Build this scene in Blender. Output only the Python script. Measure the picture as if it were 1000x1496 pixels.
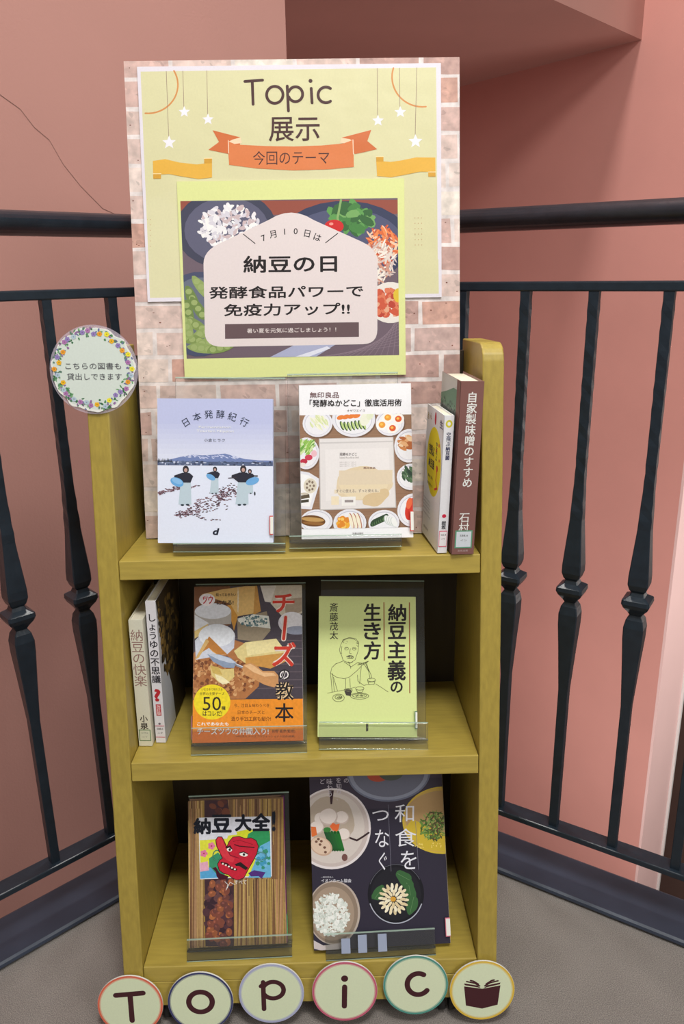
import bpy, bmesh, math, random
import numpy as np
from mathutils import Matrix, Vector
for o in list(bpy.data.objects): bpy.data.objects.remove(o)
random.seed(7)
SC = bpy.context.scene
COL = SC.collection

def lin(c):
    c = c / 255.0
    return c / 12.92 if c <= 0.04045 else ((c + 0.055) / 1.055) ** 2.4
def rgb(r, g, b): return (lin(r), lin(g), lin(b), 1.0)

# ------------------------------------------------------------------ camera
cam_d = bpy.data.cameras.new('camera')
cam = bpy.data.objects.new('camera', cam_d); COL.objects.link(cam)
cam_d.sensor_fit = 'VERTICAL'; cam_d.sensor_height = 36.0
cam_d.lens = 1142.8 / 1496 * 36.0
cam_d.clip_start = 0.02
rt = Vector((0.99972869, -0.01780588, -0.01501637))
up = Vector((0.01961174, 0.29565373, 0.95509384))
fw = Vector((0.01256664, 0.95512922, -0.29592272))
CAM = Vector((0.0409, -0.9062, 0.9791))
m = Matrix((rt, up, -fw)).transposed().to_4x4(); m.translation = CAM
cam.matrix_world = m
SC.camera = cam

# ------------------------------------------------------------------ world and lamps
w = bpy.data.worlds.new('world'); SC.world = w; w.use_nodes = True
bg = w.node_tree.nodes['Background']
bg.inputs['Color'].default_value = (1.0, 0.93, 0.88, 1)
bg.inputs['Strength'].default_value = 0.2
def area_lamp(name, loc, target, size, power, color=(1, 0.985, 0.94), sy=None):
    d = bpy.data.lights.new(name, 'AREA'); d.energy = power; d.color = color
    d.shape = 'RECTANGLE'; d.size = size; d.size_y = sy or size
    o = bpy.data.objects.new(name, d); COL.objects.link(o)
    o.location = loc
    o.rotation_euler = (Vector(target) - Vector(loc)).to_track_quat('-Z', 'Y').to_euler()
    return o
area_lamp('ceiling_lamp', (-0.15, -0.42, 2.9), (-0.1, -0.38, 0), 1.1, 10, sy=0.35)
area_lamp('ceiling_lamp', (0.30, -1.15, 2.95), (0.4, 0.2, 0.3), 0.5, 44)
area_lamp('ceiling_lamp', (-0.05, 0.81, 2.95), (1.1, 2.2, 0.0), 0.22, 25)
area_lamp('ceiling_lamp', (-2.0, -5.0, 3.1), (0.0, 0.0, 0.5), 2.4, 14, sy=1.0)
area_lamp('ceiling_lamp', (2.4, -3.2, 2.7), (0.3, 0.6, 0.3), 1.5, 58)
area_lamp('stairwell_fill', (2.9, 1.0, 0.2), (1.6, 2.3, -0.4), 0.5, 26)  # added fill without a fitting, brightens the return face of the right wall
area_lamp('stairwell_fill', (0.6, 0.9, -1.5), (1.1, 2.0, -0.3), 0.6, 15)  # added fill below floor level, lifts the lower part of the right wall
SC.view_settings.view_transform = 'Standard'
SC.view_settings.look = 'None'
SC.view_settings.gamma = 1.0
SC.view_settings.use_curve_mapping = False
SC.view_settings.exposure = 0.0
SC.cycles.max_bounces = 8
SC.cycles.transparent_max_bounces = 24

# ------------------------------------------------------------------ materials
def mat(name, base, rough=0.5, spec=0.5, metal=0.0, noise=None, bump=None, coat=0.0):
    """noise=(scale, amount, stretch) varies the colour; bump=(scale, distance)."""
    M = bpy.data.materials.new(name); M.use_nodes = True
    nt = M.node_tree; b = nt.nodes['Principled BSDF']
    b.inputs['Base Color'].default_value = base
    b.inputs['Roughness'].default_value = rough
    b.inputs['Metallic'].default_value = metal
    b.inputs['Specular IOR Level'].default_value = spec
    b.inputs['Coat Weight'].default_value = coat
    tc = nt.nodes.new('ShaderNodeTexCoord')
    if noise:
        mp = nt.nodes.new('ShaderNodeMapping'); mp.inputs['Scale'].default_value = noise[2]
        n = nt.nodes.new('ShaderNodeTexNoise'); n.inputs['Scale'].default_value = noise[0]; n.inputs['Detail'].default_value = 5
        r = nt.nodes.new('ShaderNodeMapRange'); r.inputs['From Min'].default_value = 0.3; r.inputs['From Max'].default_value = 0.7
        r.inputs['To Min'].default_value = 1 - noise[1]; r.inputs['To Max'].default_value = 1 + noise[1]
        x = nt.nodes.new('ShaderNodeMix'); x.data_type = 'RGBA'; x.blend_type = 'MULTIPLY'; x.inputs[0].default_value = 1
        x.inputs[6].default_value = base
        nt.links.new(tc.outputs['Object'], mp.inputs['Vector']); nt.links.new(mp.outputs[0], n.inputs['Vector'])
        nt.links.new(n.outputs[0], r.inputs['Value']); nt.links.new(r.outputs[0], x.inputs[7]); nt.links.new(x.outputs[2], b.inputs['Base Color'])
    if bump:
        n2 = nt.nodes.new('ShaderNodeTexNoise'); n2.inputs['Scale'].default_value = bump[0]; n2.inputs['Detail'].default_value = 4
        bp = nt.nodes.new('ShaderNodeBump'); bp.inputs['Distance'].default_value = bump[1]; bp.inputs['Strength'].default_value = 0.6
        nt.links.new(tc.outputs['Object'], n2.inputs['Vector']); nt.links.new(n2.outputs[0], bp.inputs['Height']); nt.links.new(bp.outputs[0], b.inputs['Normal'])
    return M
WOOD = mat('oak_veneer', rgb(172, 150, 68), 0.42, noise=(240, 0.10, (1, 1, 0.2)), bump=(300, 0.0002))
WOODX = mat('oak_veneer_shelf', rgb(176, 154, 72), 0.4, noise=(200, 0.10, (0.12, 1, 1)), bump=(300, 0.0002))
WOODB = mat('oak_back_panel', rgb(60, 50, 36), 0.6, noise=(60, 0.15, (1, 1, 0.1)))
IRON = mat('black_painted_iron', rgb(32, 42, 52), 0.3, spec=0.5, noise=(60, 0.15, (1, 1, 1)), bump=(120, 0.0006))
CURB = mat('dark_blue_grey_steel', rgb(52, 60, 76), 0.4, noise=(14, 0.18, (1, 1, 1)), bump=(80, 0.0005))
WALL = mat('salmon_painted_plaster', rgb(184, 134, 124), 0.8, noise=(2.2, 0.05, (1, 1, 1)), bump=(220, 0.0006))  # left wall and lintel: their dimmer light is mixed into the colour
WALLR = mat('salmon_plaster_lit', rgb(216, 152, 142), 0.8, noise=(2.2, 0.05, (1, 1, 1)), bump=(220, 0.0006))  # same paint as the left wall, stronger light mixed into the colour
STRIP = mat('return_plaster_lit', rgb(238, 200, 196), 0.7, noise=(3, 0.03, (1, 1, 1)))  # wall end catches more light, so its plaster is coloured paler
WHITE_METAL = mat('white_corner_guard', rgb(226, 222, 220), 0.4)
BROWNW = mat('brown_lower_wall', rgb(122, 96, 88), 0.8, noise=(3, 0.08, (1, 1, 1)))
RUBBER = mat('black_rubber', rgb(28, 27, 28), 0.6)
PAPER = mat('white_paper', rgb(236, 236, 230), 0.6)
PAGES = mat('page_edges', rgb(226, 220, 200), 0.8, noise=(900, 0.12, (1, 1, 0.02)))
FOAM = mat('foam_board_edge', rgb(150, 136, 126), 0.8)

def carpet():
    M = bpy.data.materials.new('speckled_carpet'); M.use_nodes = True; nt = M.node_tree; b = nt.nodes['Principled BSDF']
    b.inputs['Roughness'].default_value = 0.95; b.inputs['Specular IOR Level'].default_value = 0.1
    tc = nt.nodes.new('ShaderNodeTexCoord'); n = nt.nodes.new('ShaderNodeTexNoise'); n.inputs['Scale'].default_value = 900; n.inputs['Detail'].default_value = 6
    cr = nt.nodes.new('ShaderNodeValToRGB'); e = cr.color_ramp.elements
    e[0].position = 0.34; e[0].color = rgb(112, 108, 106); e[1].position = 0.66; e[1].color = rgb(176, 168, 162)
    x = e.new(0.5); x.color = rgb(146, 139, 134)
    bp = nt.nodes.new('ShaderNodeBump'); bp.inputs['Distance'].default_value = 0.0015
    n3 = nt.nodes.new('ShaderNodeTexNoise'); n3.inputs['Scale'].default_value = 9; n3.inputs['Detail'].default_value = 3
    mx = nt.nodes.new('ShaderNodeMix'); mx.data_type = 'RGBA'; mx.blend_type = 'MULTIPLY'; mx.inputs[0].default_value = 1
    mr = nt.nodes.new('ShaderNodeMapRange'); mr.inputs['To Min'].default_value = 0.8; mr.inputs['To Max'].default_value = 1.15
    nt.links.new(tc.outputs['Object'], n3.inputs['Vector']); nt.links.new(n3.outputs[0], mr.inputs['Value'])
    nt.links.new(tc.outputs['Object'], n.inputs['Vector']); nt.links.new(n.outputs[0], cr.inputs['Fac'])
    nt.links.new(cr.outputs[0], mx.inputs[6]); nt.links.new(mr.outputs[0], mx.inputs[7]); nt.links.new(mx.outputs[2], b.inputs['Base Color'])
    nt.links.new(n.outputs[0], bp.inputs['Height']); nt.links.new(bp.outputs[0], b.inputs['Normal'])
    return M
CARPET = carpet()

def print_mat(name, rough, coat=0.0, wave=0.0, mottle=0.02, scale=400):
    M = bpy.data.materials.new(name); M.use_nodes = True; nt = M.node_tree; b = nt.nodes['Principled BSDF']
    b.inputs['Roughness'].default_value = rough; b.inputs['Specular IOR Level'].default_value = 0.3; b.inputs['Coat Weight'].default_value = coat; b.inputs['Coat Roughness'].default_value = 0.08
    a = nt.nodes.new('ShaderNodeVertexColor'); a.layer_name = 'Col'
    tc = nt.nodes.new('ShaderNodeTexCoord'); n = nt.nodes.new('ShaderNodeTexNoise'); n.inputs['Scale'].default_value = scale; n.inputs['Detail'].default_value = 3
    r = nt.nodes.new('ShaderNodeMapRange'); r.inputs['From Min'].default_value = 0.3; r.inputs['From Max'].default_value = 0.7
    r.inputs['To Min'].default_value = 1 - mottle; r.inputs['To Max'].default_value = 1 + mottle
    x = nt.nodes.new('ShaderNodeMix'); x.data_type = 'RGBA'; x.blend_type = 'MULTIPLY'; x.inputs[0].default_value = 1
    nt.links.new(tc.outputs['Object'], n.inputs['Vector']); nt.links.new(n.outputs[0], r.inputs['Value'])
    nt.links.new(a.outputs['Color'], x.inputs[6]); nt.links.new(r.outputs[0], x.inputs[7]); nt.links.new(x.outputs[2], b.inputs['Base Color'])
    if wave:
        n2 = nt.nodes.new('ShaderNodeTexNoise'); n2.inputs['Scale'].default_value = 28; n2.inputs['Detail'].default_value = 2
        bp = nt.nodes.new('ShaderNodeBump'); bp.inputs['Distance'].default_value = wave; bp.inputs['Strength'].default_value = 1
        nt.links.new(tc.outputs['Object'], n2.inputs['Vector']); nt.links.new(n2.outputs[0], bp.inputs['Height'])
        nt.links.new(bp.outputs[0], b.inputs['Coat Normal']); nt.links.new(bp.outputs[0], b.inputs['Normal'])
    return M
P_MATTE = print_mat('printed_matte_paper', 0.6)
P_GLOSS = print_mat('printed_glossy_paper', 0.42, 0.08)
P_LAM = print_mat('printed_laminated_paper', 0.4, 0.6, 0.0012)
P_BRICK = print_mat('printed_brick_wallpaper', 0.6, mottle=0.22, scale=70)
P_PHOTO = print_mat('printed_photo_cover', 0.42, 0.1, mottle=0.08, scale=260)

def acrylic():
    M = bpy.data.materials.new('clear_acrylic'); M.use_nodes = True; nt = M.node_tree; nt.nodes.clear()
    out = nt.nodes.new('ShaderNodeOutputMaterial'); mx = nt.nodes.new('ShaderNodeMixShader')
    t = nt.nodes.new('ShaderNodeBsdfTransparent'); t.inputs[0].default_value = (0.985, 0.992, 0.986, 1)
    g = nt.nodes.new('ShaderNodeBsdfGlossy'); g.inputs['Roughness'].default_value = 0.06
    f = nt.nodes.new('ShaderNodeFresnel'); f.inputs['IOR'].default_value = 1.49
    nt.links.new(f.outputs[0], mx.inputs[0]); nt.links.new(t.outputs[0], mx.inputs[1]); nt.links.new(g.outputs[0], mx.inputs[2])
    d = nt.nodes.new('ShaderNodeBsdfDiffuse'); d.inputs[0].default_value = rgb(226, 234, 228); m2 = nt.nodes.new('ShaderNodeMixShader'); m2.inputs[0].default_value = 0.018
    nt.links.new(mx.outputs[0], m2.inputs[1]); nt.links.new(d.outputs[0], m2.inputs[2]); nt.links.new(m2.outputs[0], out.inputs[0])
    return M
def frosted(name, col, mixf):
    M = bpy.data.materials.new(name); M.use_nodes = True; nt = M.node_tree; nt.nodes.clear()
    out = nt.nodes.new('ShaderNodeOutputMaterial'); mx = nt.nodes.new('ShaderNodeMixShader'); mx.inputs[0].default_value = mixf
    t = nt.nodes.new('ShaderNodeBsdfTransparent'); g = nt.nodes.new('ShaderNodeBsdfPrincipled'); g.inputs['Base Color'].default_value = col; g.inputs['Roughness'].default_value = 0.15
    nt.links.new(t.outputs[0], mx.inputs[1]); nt.links.new(g.outputs[0], mx.inputs[2]); nt.links.new(mx.outputs[0], out.inputs[0])
    return M
ACRYL = acrylic()
ACRYL_EDGE = frosted('acrylic_polished_edge', rgb(190, 215, 200), 0.55)
FILM = frosted('clear_laminate_film', rgb(215, 205, 220), 0.3)

# ------------------------------------------------------------------ object helpers
def link(name, me, parent=None):
    o = bpy.data.objects.new(name, me); COL.objects.link(o)
    if parent: o.parent = parent
    return o
def from_bm(name, bm, material, parent=None, smooth=False):
    me = bpy.data.meshes.new(name); bmesh.ops.recalc_face_normals(bm, faces=bm.faces); bm.to_mesh(me); bm.free()
    for mm in (material if isinstance(material, (list, tuple)) else [material]): me.materials.append(mm)
    if smooth:
        for p in me.polygons: p.use_smooth = True
    return link(name, me, parent)
def thing(name, label, cat, matrix=None, group=None):
    o = bpy.data.objects.new(name, None); COL.objects.link(o); o.empty_display_size = 0.05
    if matrix is not None: o.matrix_world = matrix
    return tag(o, label, cat, group)
def tag(o, label, cat, group=None):
    o['label'] = label; o['category'] = cat
    if group: o['group'] = group
    return o
def struct(o): o['kind'] = 'structure'; return o
def add_box(bm, x0, x1, y0, y1, z0, z1, bevel=0.0, mi=0):
    r = bmesh.ops.create_cube(bm, size=1.0); vs = r['verts']
    for v in vs: v.co = Vector((x0 + (v.co.x + .5) * (x1 - x0), y0 + (v.co.y + .5) * (y1 - y0), z0 + (v.co.z + .5) * (z1 - z0)))
    fs = {f for v in vs for f in v.link_faces}
    for f in fs: f.material_index = mi
    if bevel:
        bmesh.ops.bevel(bm, geom=list({e for v in vs for e in v.link_edges}), offset=bevel, segments=2, affect='EDGES', profile=0.5)
def box(name, dims, material, parent=None, bevel=0.0):
    bm = bmesh.new(); add_box(bm, *dims, bevel=bevel); return from_bm(name, bm, material, parent)
def prism(name, poly, axis, a, b, material, parent=None, bevel=0.0, smooth=False):
    """extrude a polygon: axis 'x' -> poly is (y,z); axis 'z' -> poly is (x,y)."""
    bm = bmesh.new()
    def mk(p, t): return (t, p[0], p[1]) if axis == 'x' else ((p[0], t, p[1]) if axis == 'y' else (p[0], p[1], t))
    A = [bm.verts.new(mk(p, a)) for p in poly]; B = [bm.verts.new(mk(p, b)) for p in poly]
    bm.faces.new(A); bm.faces.new(B)
    n = len(poly)
    for i in range(n): bm.faces.new((A[i], A[(i + 1) % n], B[(i + 1) % n], B[i]))
    if bevel:
        bmesh.ops.bevel(bm, geom=bm.edges[:], offset=bevel, segments=2, affect='EDGES', profile=0.5)
    return from_bm(name, bm, material, parent, smooth)

# ------------------------------------------------------------------ printed artwork
_gl = {}
def glyphs(s, bold=0.0):
    k = (s, bold)
    if k in _gl: return _gl[k]
    c = bpy.data.curves.new('lettering', 'FONT'); c.body = s; c.resolution_u = 3; c.offset = bold; c.fill_mode = 'BOTH'
    o = bpy.data.objects.new('lettering', c); COL.objects.link(o)
    dg = bpy.context.evaluated_depsgraph_get(); dg.update()
    me = bpy.data.meshes.new_from_object(o.evaluated_get(dg))
    me.calc_loop_triangles()
    V = [(v.co.x, v.co.y) for v in me.vertices]; F = [tuple(t.vertices) for t in me.loop_triangles]
    bpy.data.objects.remove(o); bpy.data.curves.remove(c); bpy.data.meshes.remove(me)
    _gl[k] = (V, F); return V, F

def homography(src, dst):
    A = []; b = []
    for (x, y), (u, v) in zip(src, dst):
        A.append([x, y, 1, 0, 0, 0, -u * x, -u * y]); b.append(u)
        A.append([0, 0, 0, x, y, 1, -v * x, -v * y]); b.append(v)
    h = np.linalg.solve(np.array(A, float), np.array(b, float)); return np.append(h, 1).reshape(3, 3)

class Print:
    """flat printed artwork w x h metres; drawn in plan units, mapped onto the sheet."""
    def __init__(s, w, h, quad=None, frame=(0, 0, 1), clip=True):
        s.w, s.h, s.clip = w, h, clip
        s.fr = frame; s.V = []; s.F = []; s.C = []; s.z = 0.0
        q = quad or [(0, 0), (w * 1000, 0), (w * 1000, h * 1000), (0, h * 1000)]
        s.H = homography(q, [(0, h), (w, h), (w, 0), (0, 0)])
    def m(s, x, y):
        ox, oy, k = s.fr; x = ox + x / k; y = oy + y / k
        H = s.H; d = H[2, 0] * x + H[2, 1] * y + 1
        return ((H[0, 0] * x + H[0, 1] * y + H[0, 2]) / d, (H[1, 0] * x + H[1, 1] * y + H[1, 2]) / d)
    def window(s, x0=None, y0=None, x1=None, y1=None):
        if x0 is None: s.cw = (0, 0, s.w, s.h); return s
        a, b = s.m(x0, y0), s.m(x1, y1); s.cw = (max(0, a[0]), max(0, b[1]), min(s.w, b[0]), min(s.h, a[1])); return s
    def _clip(s, P):
        if not s.clip: return P
        a, b, c, d = getattr(s, 'cw', (0, 0, s.w, s.h))
        for ax, lim, sg in ((0, a, 1), (0, c, -1), (1, b, 1), (1, d, -1)):
            out = []
            for i in range(len(P)):
                a, b = P[i - 1], P[i]; da = (a[ax] - lim) * sg; db = (b[ax] - lim) * sg
                if (da >= 0) != (db >= 0):
                    t = da / (da - db); out.append((a[0] + t * (b[0] - a[0]), a[1] + t * (b[1] - a[1])))
                if db >= 0: out.append(b)
            P = out
            if len(P) < 3: return []
        return P
    def poly(s, pts, col, dz=2.2e-5, raw=False):
        P = pts if raw else [s.m(*p) for p in pts]
        P = s._clip(P); s.z += dz
        if len(P) < 3: return s
        b = len(s.V); s.V += [(x, z, s.z) for x, z in P]; s.F.append(tuple(range(b, b + len(P)))); s.C.append(col); return s
    def fill(s, col): return s.poly([(0, 0), (s.w, 0), (s.w, s.h), (0, s.h)], col, raw=True)
    def rect(s, x0, y0, x1, y1, col): return s.poly([(x0, y0), (x1, y0), (x1, y1), (x0, y1)], col)
    def ell(s, cx, cy, rx, ry, col, rot=0, n=26, dz=1.2e-5, wob=0):
        c, d = math.cos(rot), math.sin(rot); P = []
        ph = random.random() * 6
        for i in range(n):
            a = 2 * math.pi * i / n; k = 1 + wob * math.sin(3 * a + ph) + wob * .6 * math.sin(5 * a + 2 * ph)
            x, y = rx * k * math.cos(a), ry * k * math.sin(a); P.append((cx + x * c - y * d, cy + x * d + y * c))
        return s.poly(P, col, dz)
    def line(s, pts, wd, col, closed=False, cap=True):
        s.z += 2.2e-5
        n = len(pts); rng = range(n if closed else n - 1)
        for i in rng:
            (x0, y0), (x1, y1) = pts[i], pts[(i + 1) % n]; L = math.hypot(x1 - x0, y1 - y0) or 1e-6
            nx, ny = -(y1 - y0) / L * wd / 2, (x1 - x0) / L * wd / 2
            s.poly([(x0 + nx, y0 + ny), (x1 + nx, y1 + ny), (x1 - nx, y1 - ny), (x0 - nx, y0 - ny)], col, 5e-7)
        if cap:
            for (x, y) in pts: s.ell(x, y, wd / 2, wd / 2, col, n=10, dz=5e-7)
        return s
    def arc(s, cx, cy, rx, ry, a0, a1, wd, col, n=18):
        return s.line([(cx + rx * math.cos(math.radians(a0 + (a1 - a0) * i / n)), cy + ry * math.sin(math.radians(a0 + (a1 - a0) * i / n))) for i in range(n + 1)], wd, col)
    def star(s, cx, cy, r, col):
        return s.poly([(cx + (r if i % 2 == 0 else r * .45) * math.sin(math.pi * i / 5), cy - (r if i % 2 == 0 else r * .45) * math.cos(math.pi * i / 5)) for i in range(10)], col)
    def _put(s, V, F, f, col):
        s.z += 2.2e-5; b = len(s.V)
        for x, y in V:
            u, v = s.m(*f(x, y)); s.V.append((u, v, s.z))
        for t in F: s.F.append(tuple(b + i for i in t)); s.C.append(col)
    def _bold(s, V, F, f, col, bold, sz):
        s._put(V, F, f, col)
        if bold > .008:
            d = (bold - .004) * sz; z0 = s.z
            for k in range(6):
                a = k * math.pi / 3; s.z = z0 - 2.2e-5 + (k + 1) * 2e-6
                s._put(V, F, lambda x, y: (f(x, y)[0] + d * math.cos(a), f(x, y)[1] + d * math.sin(a)), col)
    def text(s, t, x0, y0, x1, y1, col, bold=0.0, skew=0.0):
        """lettering stretched to the box."""
        V, F = glyphs(t)
        if not V: return s
        a0, a1 = min(v[0] for v in V), max(v[0] for v in V); b0, b1 = min(v[1] for v in V), max(v[1] for v in V)
        d = max(0, bold - .004) * (y1 - y0) / max(b1 - b0, .7) if bold > .008 else 0
        x0 += d; x1 -= d; y0 += d; y1 -= d
        s._bold(V, F, lambda x, y: (x0 + (x - a0) / (a1 - a0) * (x1 - x0) + skew * ((y - b0) / (b1 - b0)) * (y1 - y0), y1 - (y - b0) / (b1 - b0 + 1e-9) * (y1 - y0)), col, bold, (y1 - y0) / max(b1 - b0, .7)); return s
    def char(s, ch, cx, cy, sz, col, bold=0.0, rot=0.0, sx=1.0):
        V, F = glyphs(ch); c, d = math.cos(rot), math.sin(rot)
        ox, oy = 0.48, 0.38
        if ord(ch) < 256: ox = (min(v[0] for v in V) + max(v[0] for v in V)) / 2
        def f(x, y):
            X, Y = (x - ox) * sz * sx, -(y - oy) * sz; return cx + X * c - Y * d, cy + X * d + Y * c
        s._bold(V, F, f, col, bold, sz); return s
    def vert(s, t, x0, y0, x1, y1, col, bold=0.0, sx=1.0, k=1.0):
        """vertical writing from (x0,y0) down to (x1,y1)."""
        n = len(t); st = (y1 - y0) / n
        for i, ch in enumerate(t):
            f = (i + .5) / n; X, Y = x0 + (x1 - x0) * f, y0 + (y1 - y0) * f
            if ch == 'ー': s.line([(X, Y - st * .38), (X, Y + st * .38)], st * .1, col)
            else: s.char(ch, X, Y, st * 1.04 * k, col, bold, 0, sx)
        return s
    def blobs(s, cx, cy, rx, ry, cols, n, size, rot=None, asp=1.0):
        for _ in range(n):
            a = random.random() * 6.283; r = math.sqrt(random.random()); q = size * random.uniform(.6, 1.3)
            s.ell(cx + rx * r * math.cos(a), cy + ry * r * math.sin(a), q, q * asp, random.choice(cols), random.random() * 3 if rot is None else rot + random.uniform(-.25, .25), 9, 3e-6, .08)
        return s
    def build(s, name, material, parent, origin=(0, 0, 0), u=(1, 0, 0), v=(0, 0, 1), n=(0, -1, 0)):
        u, v, n, o = Vector(u), Vector(v), Vector(n), Vector(origin)
        zm = min(1.0, 4.5e-4 / max(s.z, 1e-9)); me = bpy.data.meshes.new(name)
        me.from_pydata([tuple(o + u * a + v * b + n * (c * zm)) for a, b, c in s.V], [], s.F)
        at = me.color_attributes.new('Col', 'FLOAT_COLOR', 'CORNER')
        buf = np.empty((len(me.loops), 4), np.float32); i = 0
        for f, c in zip(s.F, s.C): buf[i:i + len(f)] = c; i += len(f)
        at.data.foreach_set('color', buf.ravel())
        me.materials.append(material); me.update()
        return link(name, me, parent)

BLACK = rgb(34, 28, 30); WHITE = rgb(240, 240, 236); RED = rgb(200, 40, 50)

# ================================================================== SETTING
# the floor ends at the railing; the stairwell drops away behind it
def rot2(deg): a = math.radians(deg); return Vector((math.cos(a), math.sin(a), 0))
RA, LA = rot2(-33.058), rot2(41.787)              # direction of the right and of the left railing
RD, LD = Vector((0, 0.4084, 0)), Vector((0, 0.4563, 0))
t_ = (0.4563 - 0.4084) / (math.tan(math.radians(-33.058)) - math.tan(math.radians(41.787)))
CORNER = Vector((t_, 0.4563 + t_ * math.tan(math.radians(41.787)), 0))
RN = Vector((-math.sin(math.radians(33.058)), -math.cos(math.radians(33.058)), 0))   # towards the room
LN = Vector((math.sin(math.radians(41.787)), -math.cos(math.radians(41.787)), 0))
far_r = CORNER + RA * 2.6; far_l = CORNER - LA * 2.6
FC = CORNER + Vector((0.004, 0.066, 0)); fr_ = far_r - RN * .054; fl_ = far_l - LN * .054
fl = prism('floor', [(FC.x, FC.y), (fr_.x, fr_.y), (fr_.x, -4), (fl_.x, -4), (fl_.x, fl_.y)], 'z', -0.3, 0.0, CARPET); struct(fl)

DW = Vector((-0.59408, 0.80440, 0)); DB = Vector((0.68751, 0.72618, 0))
K = Vector((1.2347, 2.3945, 1.7845)); PC = Vector((1.4471, 2.1068, 0)); EV = Vector((-0.70103, -0.71314, 0))
def slab(name, a, b, z0, z1, thick, material, away):
    """upright wall between plan points a and b, its visible face on the line, thickness to the side 'away'."""
    t = Vector(away).normalized() * thick
    return prism(name, [(a.x, a.y), (b.x, b.y), (b.x + t.x, b.y + t.y), (a.x + t.x, a.y + t.y)], 'z', z0, z1, material)
struct(slab('wall_right', PC, PC + DW * 3.2, -3.0, 3.4, 0.15, WALLR, DB))
A1 = K + EV * 1.8215
struct(slab('wall_left', A1, K + EV * 5.2, -3.0, 3.4, 0.15, WALL, DW))
# hairline crack in the left wall plaster
bm = bmesh.new(); wp = []
for x_, z_ in ((1.653, 1.277), (1.619, 1.258), (1.597, 1.231), (1.571, 1.213), (1.549, 1.174), (1.518, 1.138), (1.476, 1.1), (1.42, 1.08)): wp.append(K + EV * (x_ + 0.85) + Vector((0, 0, z_ - K.z)) - DW * .0006)
for a, b in zip(wp, wp[1:]):
    q = Vector((0, 0, .0007)); bm.faces.new([bm.verts.new(v) for v in (a - q, b - q, b + q, a + q)])
from_bm('plaster_crack', bm, mat('crack', rgb(120, 84, 76), .9), bpy.data.objects['wall_left'])
# deep lintel over the stair opening
K0 = K - EV * 0.0
lint = prism('ceiling', [(K0.x, K0.y), (A1.x, A1.y), ((A1 + DW * 2.3).x, (A1 + DW * 2.3).y), ((K0 + DW * 2.3).x, (K0 + DW * 2.3).y)], 'z', K.z, 3.4, WALL); struct(lint)
for nm_, a_, b_, aw in (('wall_stair_end', A1 + DW * 2.28, K + DW * 2.28, DW), ('wall_stair_side', A1 + DW * .15, A1 + DW * 2.28, EV)):
    struct(slab(nm_, a_, b_, -3.0, K.z - .001, 0.1, WALL, aw))
# end of the right wall: return face with its brighter light in the colour, white corner guard, brown wall beyond
S1 = PC + DB * 0.298
struct(prism('wall_return', [(PC.x, PC.y), (S1.x, S1.y), ((S1 + DW * .2).x, (S1 + DW * .2).y), ((PC + DW * .2 + DB * .15).x, (PC + DW * .2 + DB * .15).y), ((PC + DB * .151 + DW * .01).x, (PC + DB * .151 + DW * .01).y), ((PC + DB * .151 - DW * .001).x, (PC + DB * .151 - DW * .001).y)][:2] + [((S1 - DW * .012).x, (S1 - DW * .012).y), ((PC - DW * .012).x, (PC - DW * .012).y)], 'z', -3.0, 3.4, STRIP))
T1 = S1 - DW * 0.012
struct(prism('trim_1', [(p.x, p.y) for p in (T1, T1 + DB * .016, T1 + DB * .016 - DW * .012, T1 - DW * .012)], 'z', -3.0, 3.4, WHITE_METAL))
Q1 = S1 + DB * 0.9
struct(slab('wall_back', Q1 + DW * 1.5, Q1 - DW * 3.0, -3.0, 3.4, 0.15, BROWNW, DB))
struct(box('floor_lower', (-4, 6, -0.5, 6, -3.1, -3.0), mat('lower_floor', rgb(120, 104, 94), 0.8)))

# curbs under the railing (painted steel edge plates)
def curb(name, a, b, nrm):
    prof = [(-.058, 0.0), (.028, 0.0), (.0315, .003), (.033, .006), (.032, .010), (.028, .012), (-.054, .012), (-.058, .010)]
    bm = bmesh.new()
    A = [bm.verts.new(a + nrm * p[0] + Vector((0, 0, p[1] + .0005))) for p in prof]; B = [bm.verts.new(b + nrm * p[0] + Vector((0, 0, p[1] + .0005))) for p in prof]
    bm.faces.new(A); bm.faces.new(B)
    for i in range(len(prof)): bm.faces.new((A[i], A[(i + 1) % 8], B[(i + 1) % 8], B[i]))
    return struct(from_bm(name, bm, CURB))
curb('trim_2', CORNER + RA * .02, CORNER + RA * 2.4, RN)
curb('trim_3', CORNER - LA * .02, CORNER - LA * 2.4, LN)

# ================================================================== RAILING
rail = thing('railing', 'black wrought-iron railing with twisted balusters and collar knobs at the floor edge', 'railing')
def bar(name, a, b, nrm, wd, z0, z1, bev=0.002):
    d = (b - a).normalized(); L = (b - a).length; bm = bmesh.new(); add_box(bm, 0, L, -wd / 2, wd / 2, z0, z1, bevel=bev)
    M = Matrix((d, nrm, Vector((0, 0, 1)))).transposed().to_4x4(); M.translation = a
    bmesh.ops.transform(bm, matrix=M, verts=bm.verts); return from_bm(name, bm, IRON, rail)
def pipe(name, a, b, nrm):
    d = (b - a).normalized(); bm = bmesh.new(); rings = []
    for P in (a, b):
        rings.append([bm.verts.new(P + nrm * (.021 * math.cos(t)) + Vector((0, 0, 1.041 + .0155 * math.sin(t)))) for t in [2 * math.pi * i / 20 for i in range(20)]])
    for i in range(20): bm.faces.new((rings[0][i], rings[0][(i + 1) % 20], rings[1][(i + 1) % 20], rings[1][i]))
    bm.faces.new(rings[0]); bm.faces.new(rings[1]); return from_bm(name, bm, IRON, rail, True)
for d, nrm in ((RA, RN), (-LA, LN)):
    a, b = CORNER.copy(), CORNER + d * 2.4
    pipe('handrail', a, b, nrm)
    bar('top_rail', a, b, nrm, .016, .947, .960)
    bar('bottom_rail', a, b, nrm, .030, .103, .113)
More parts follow.
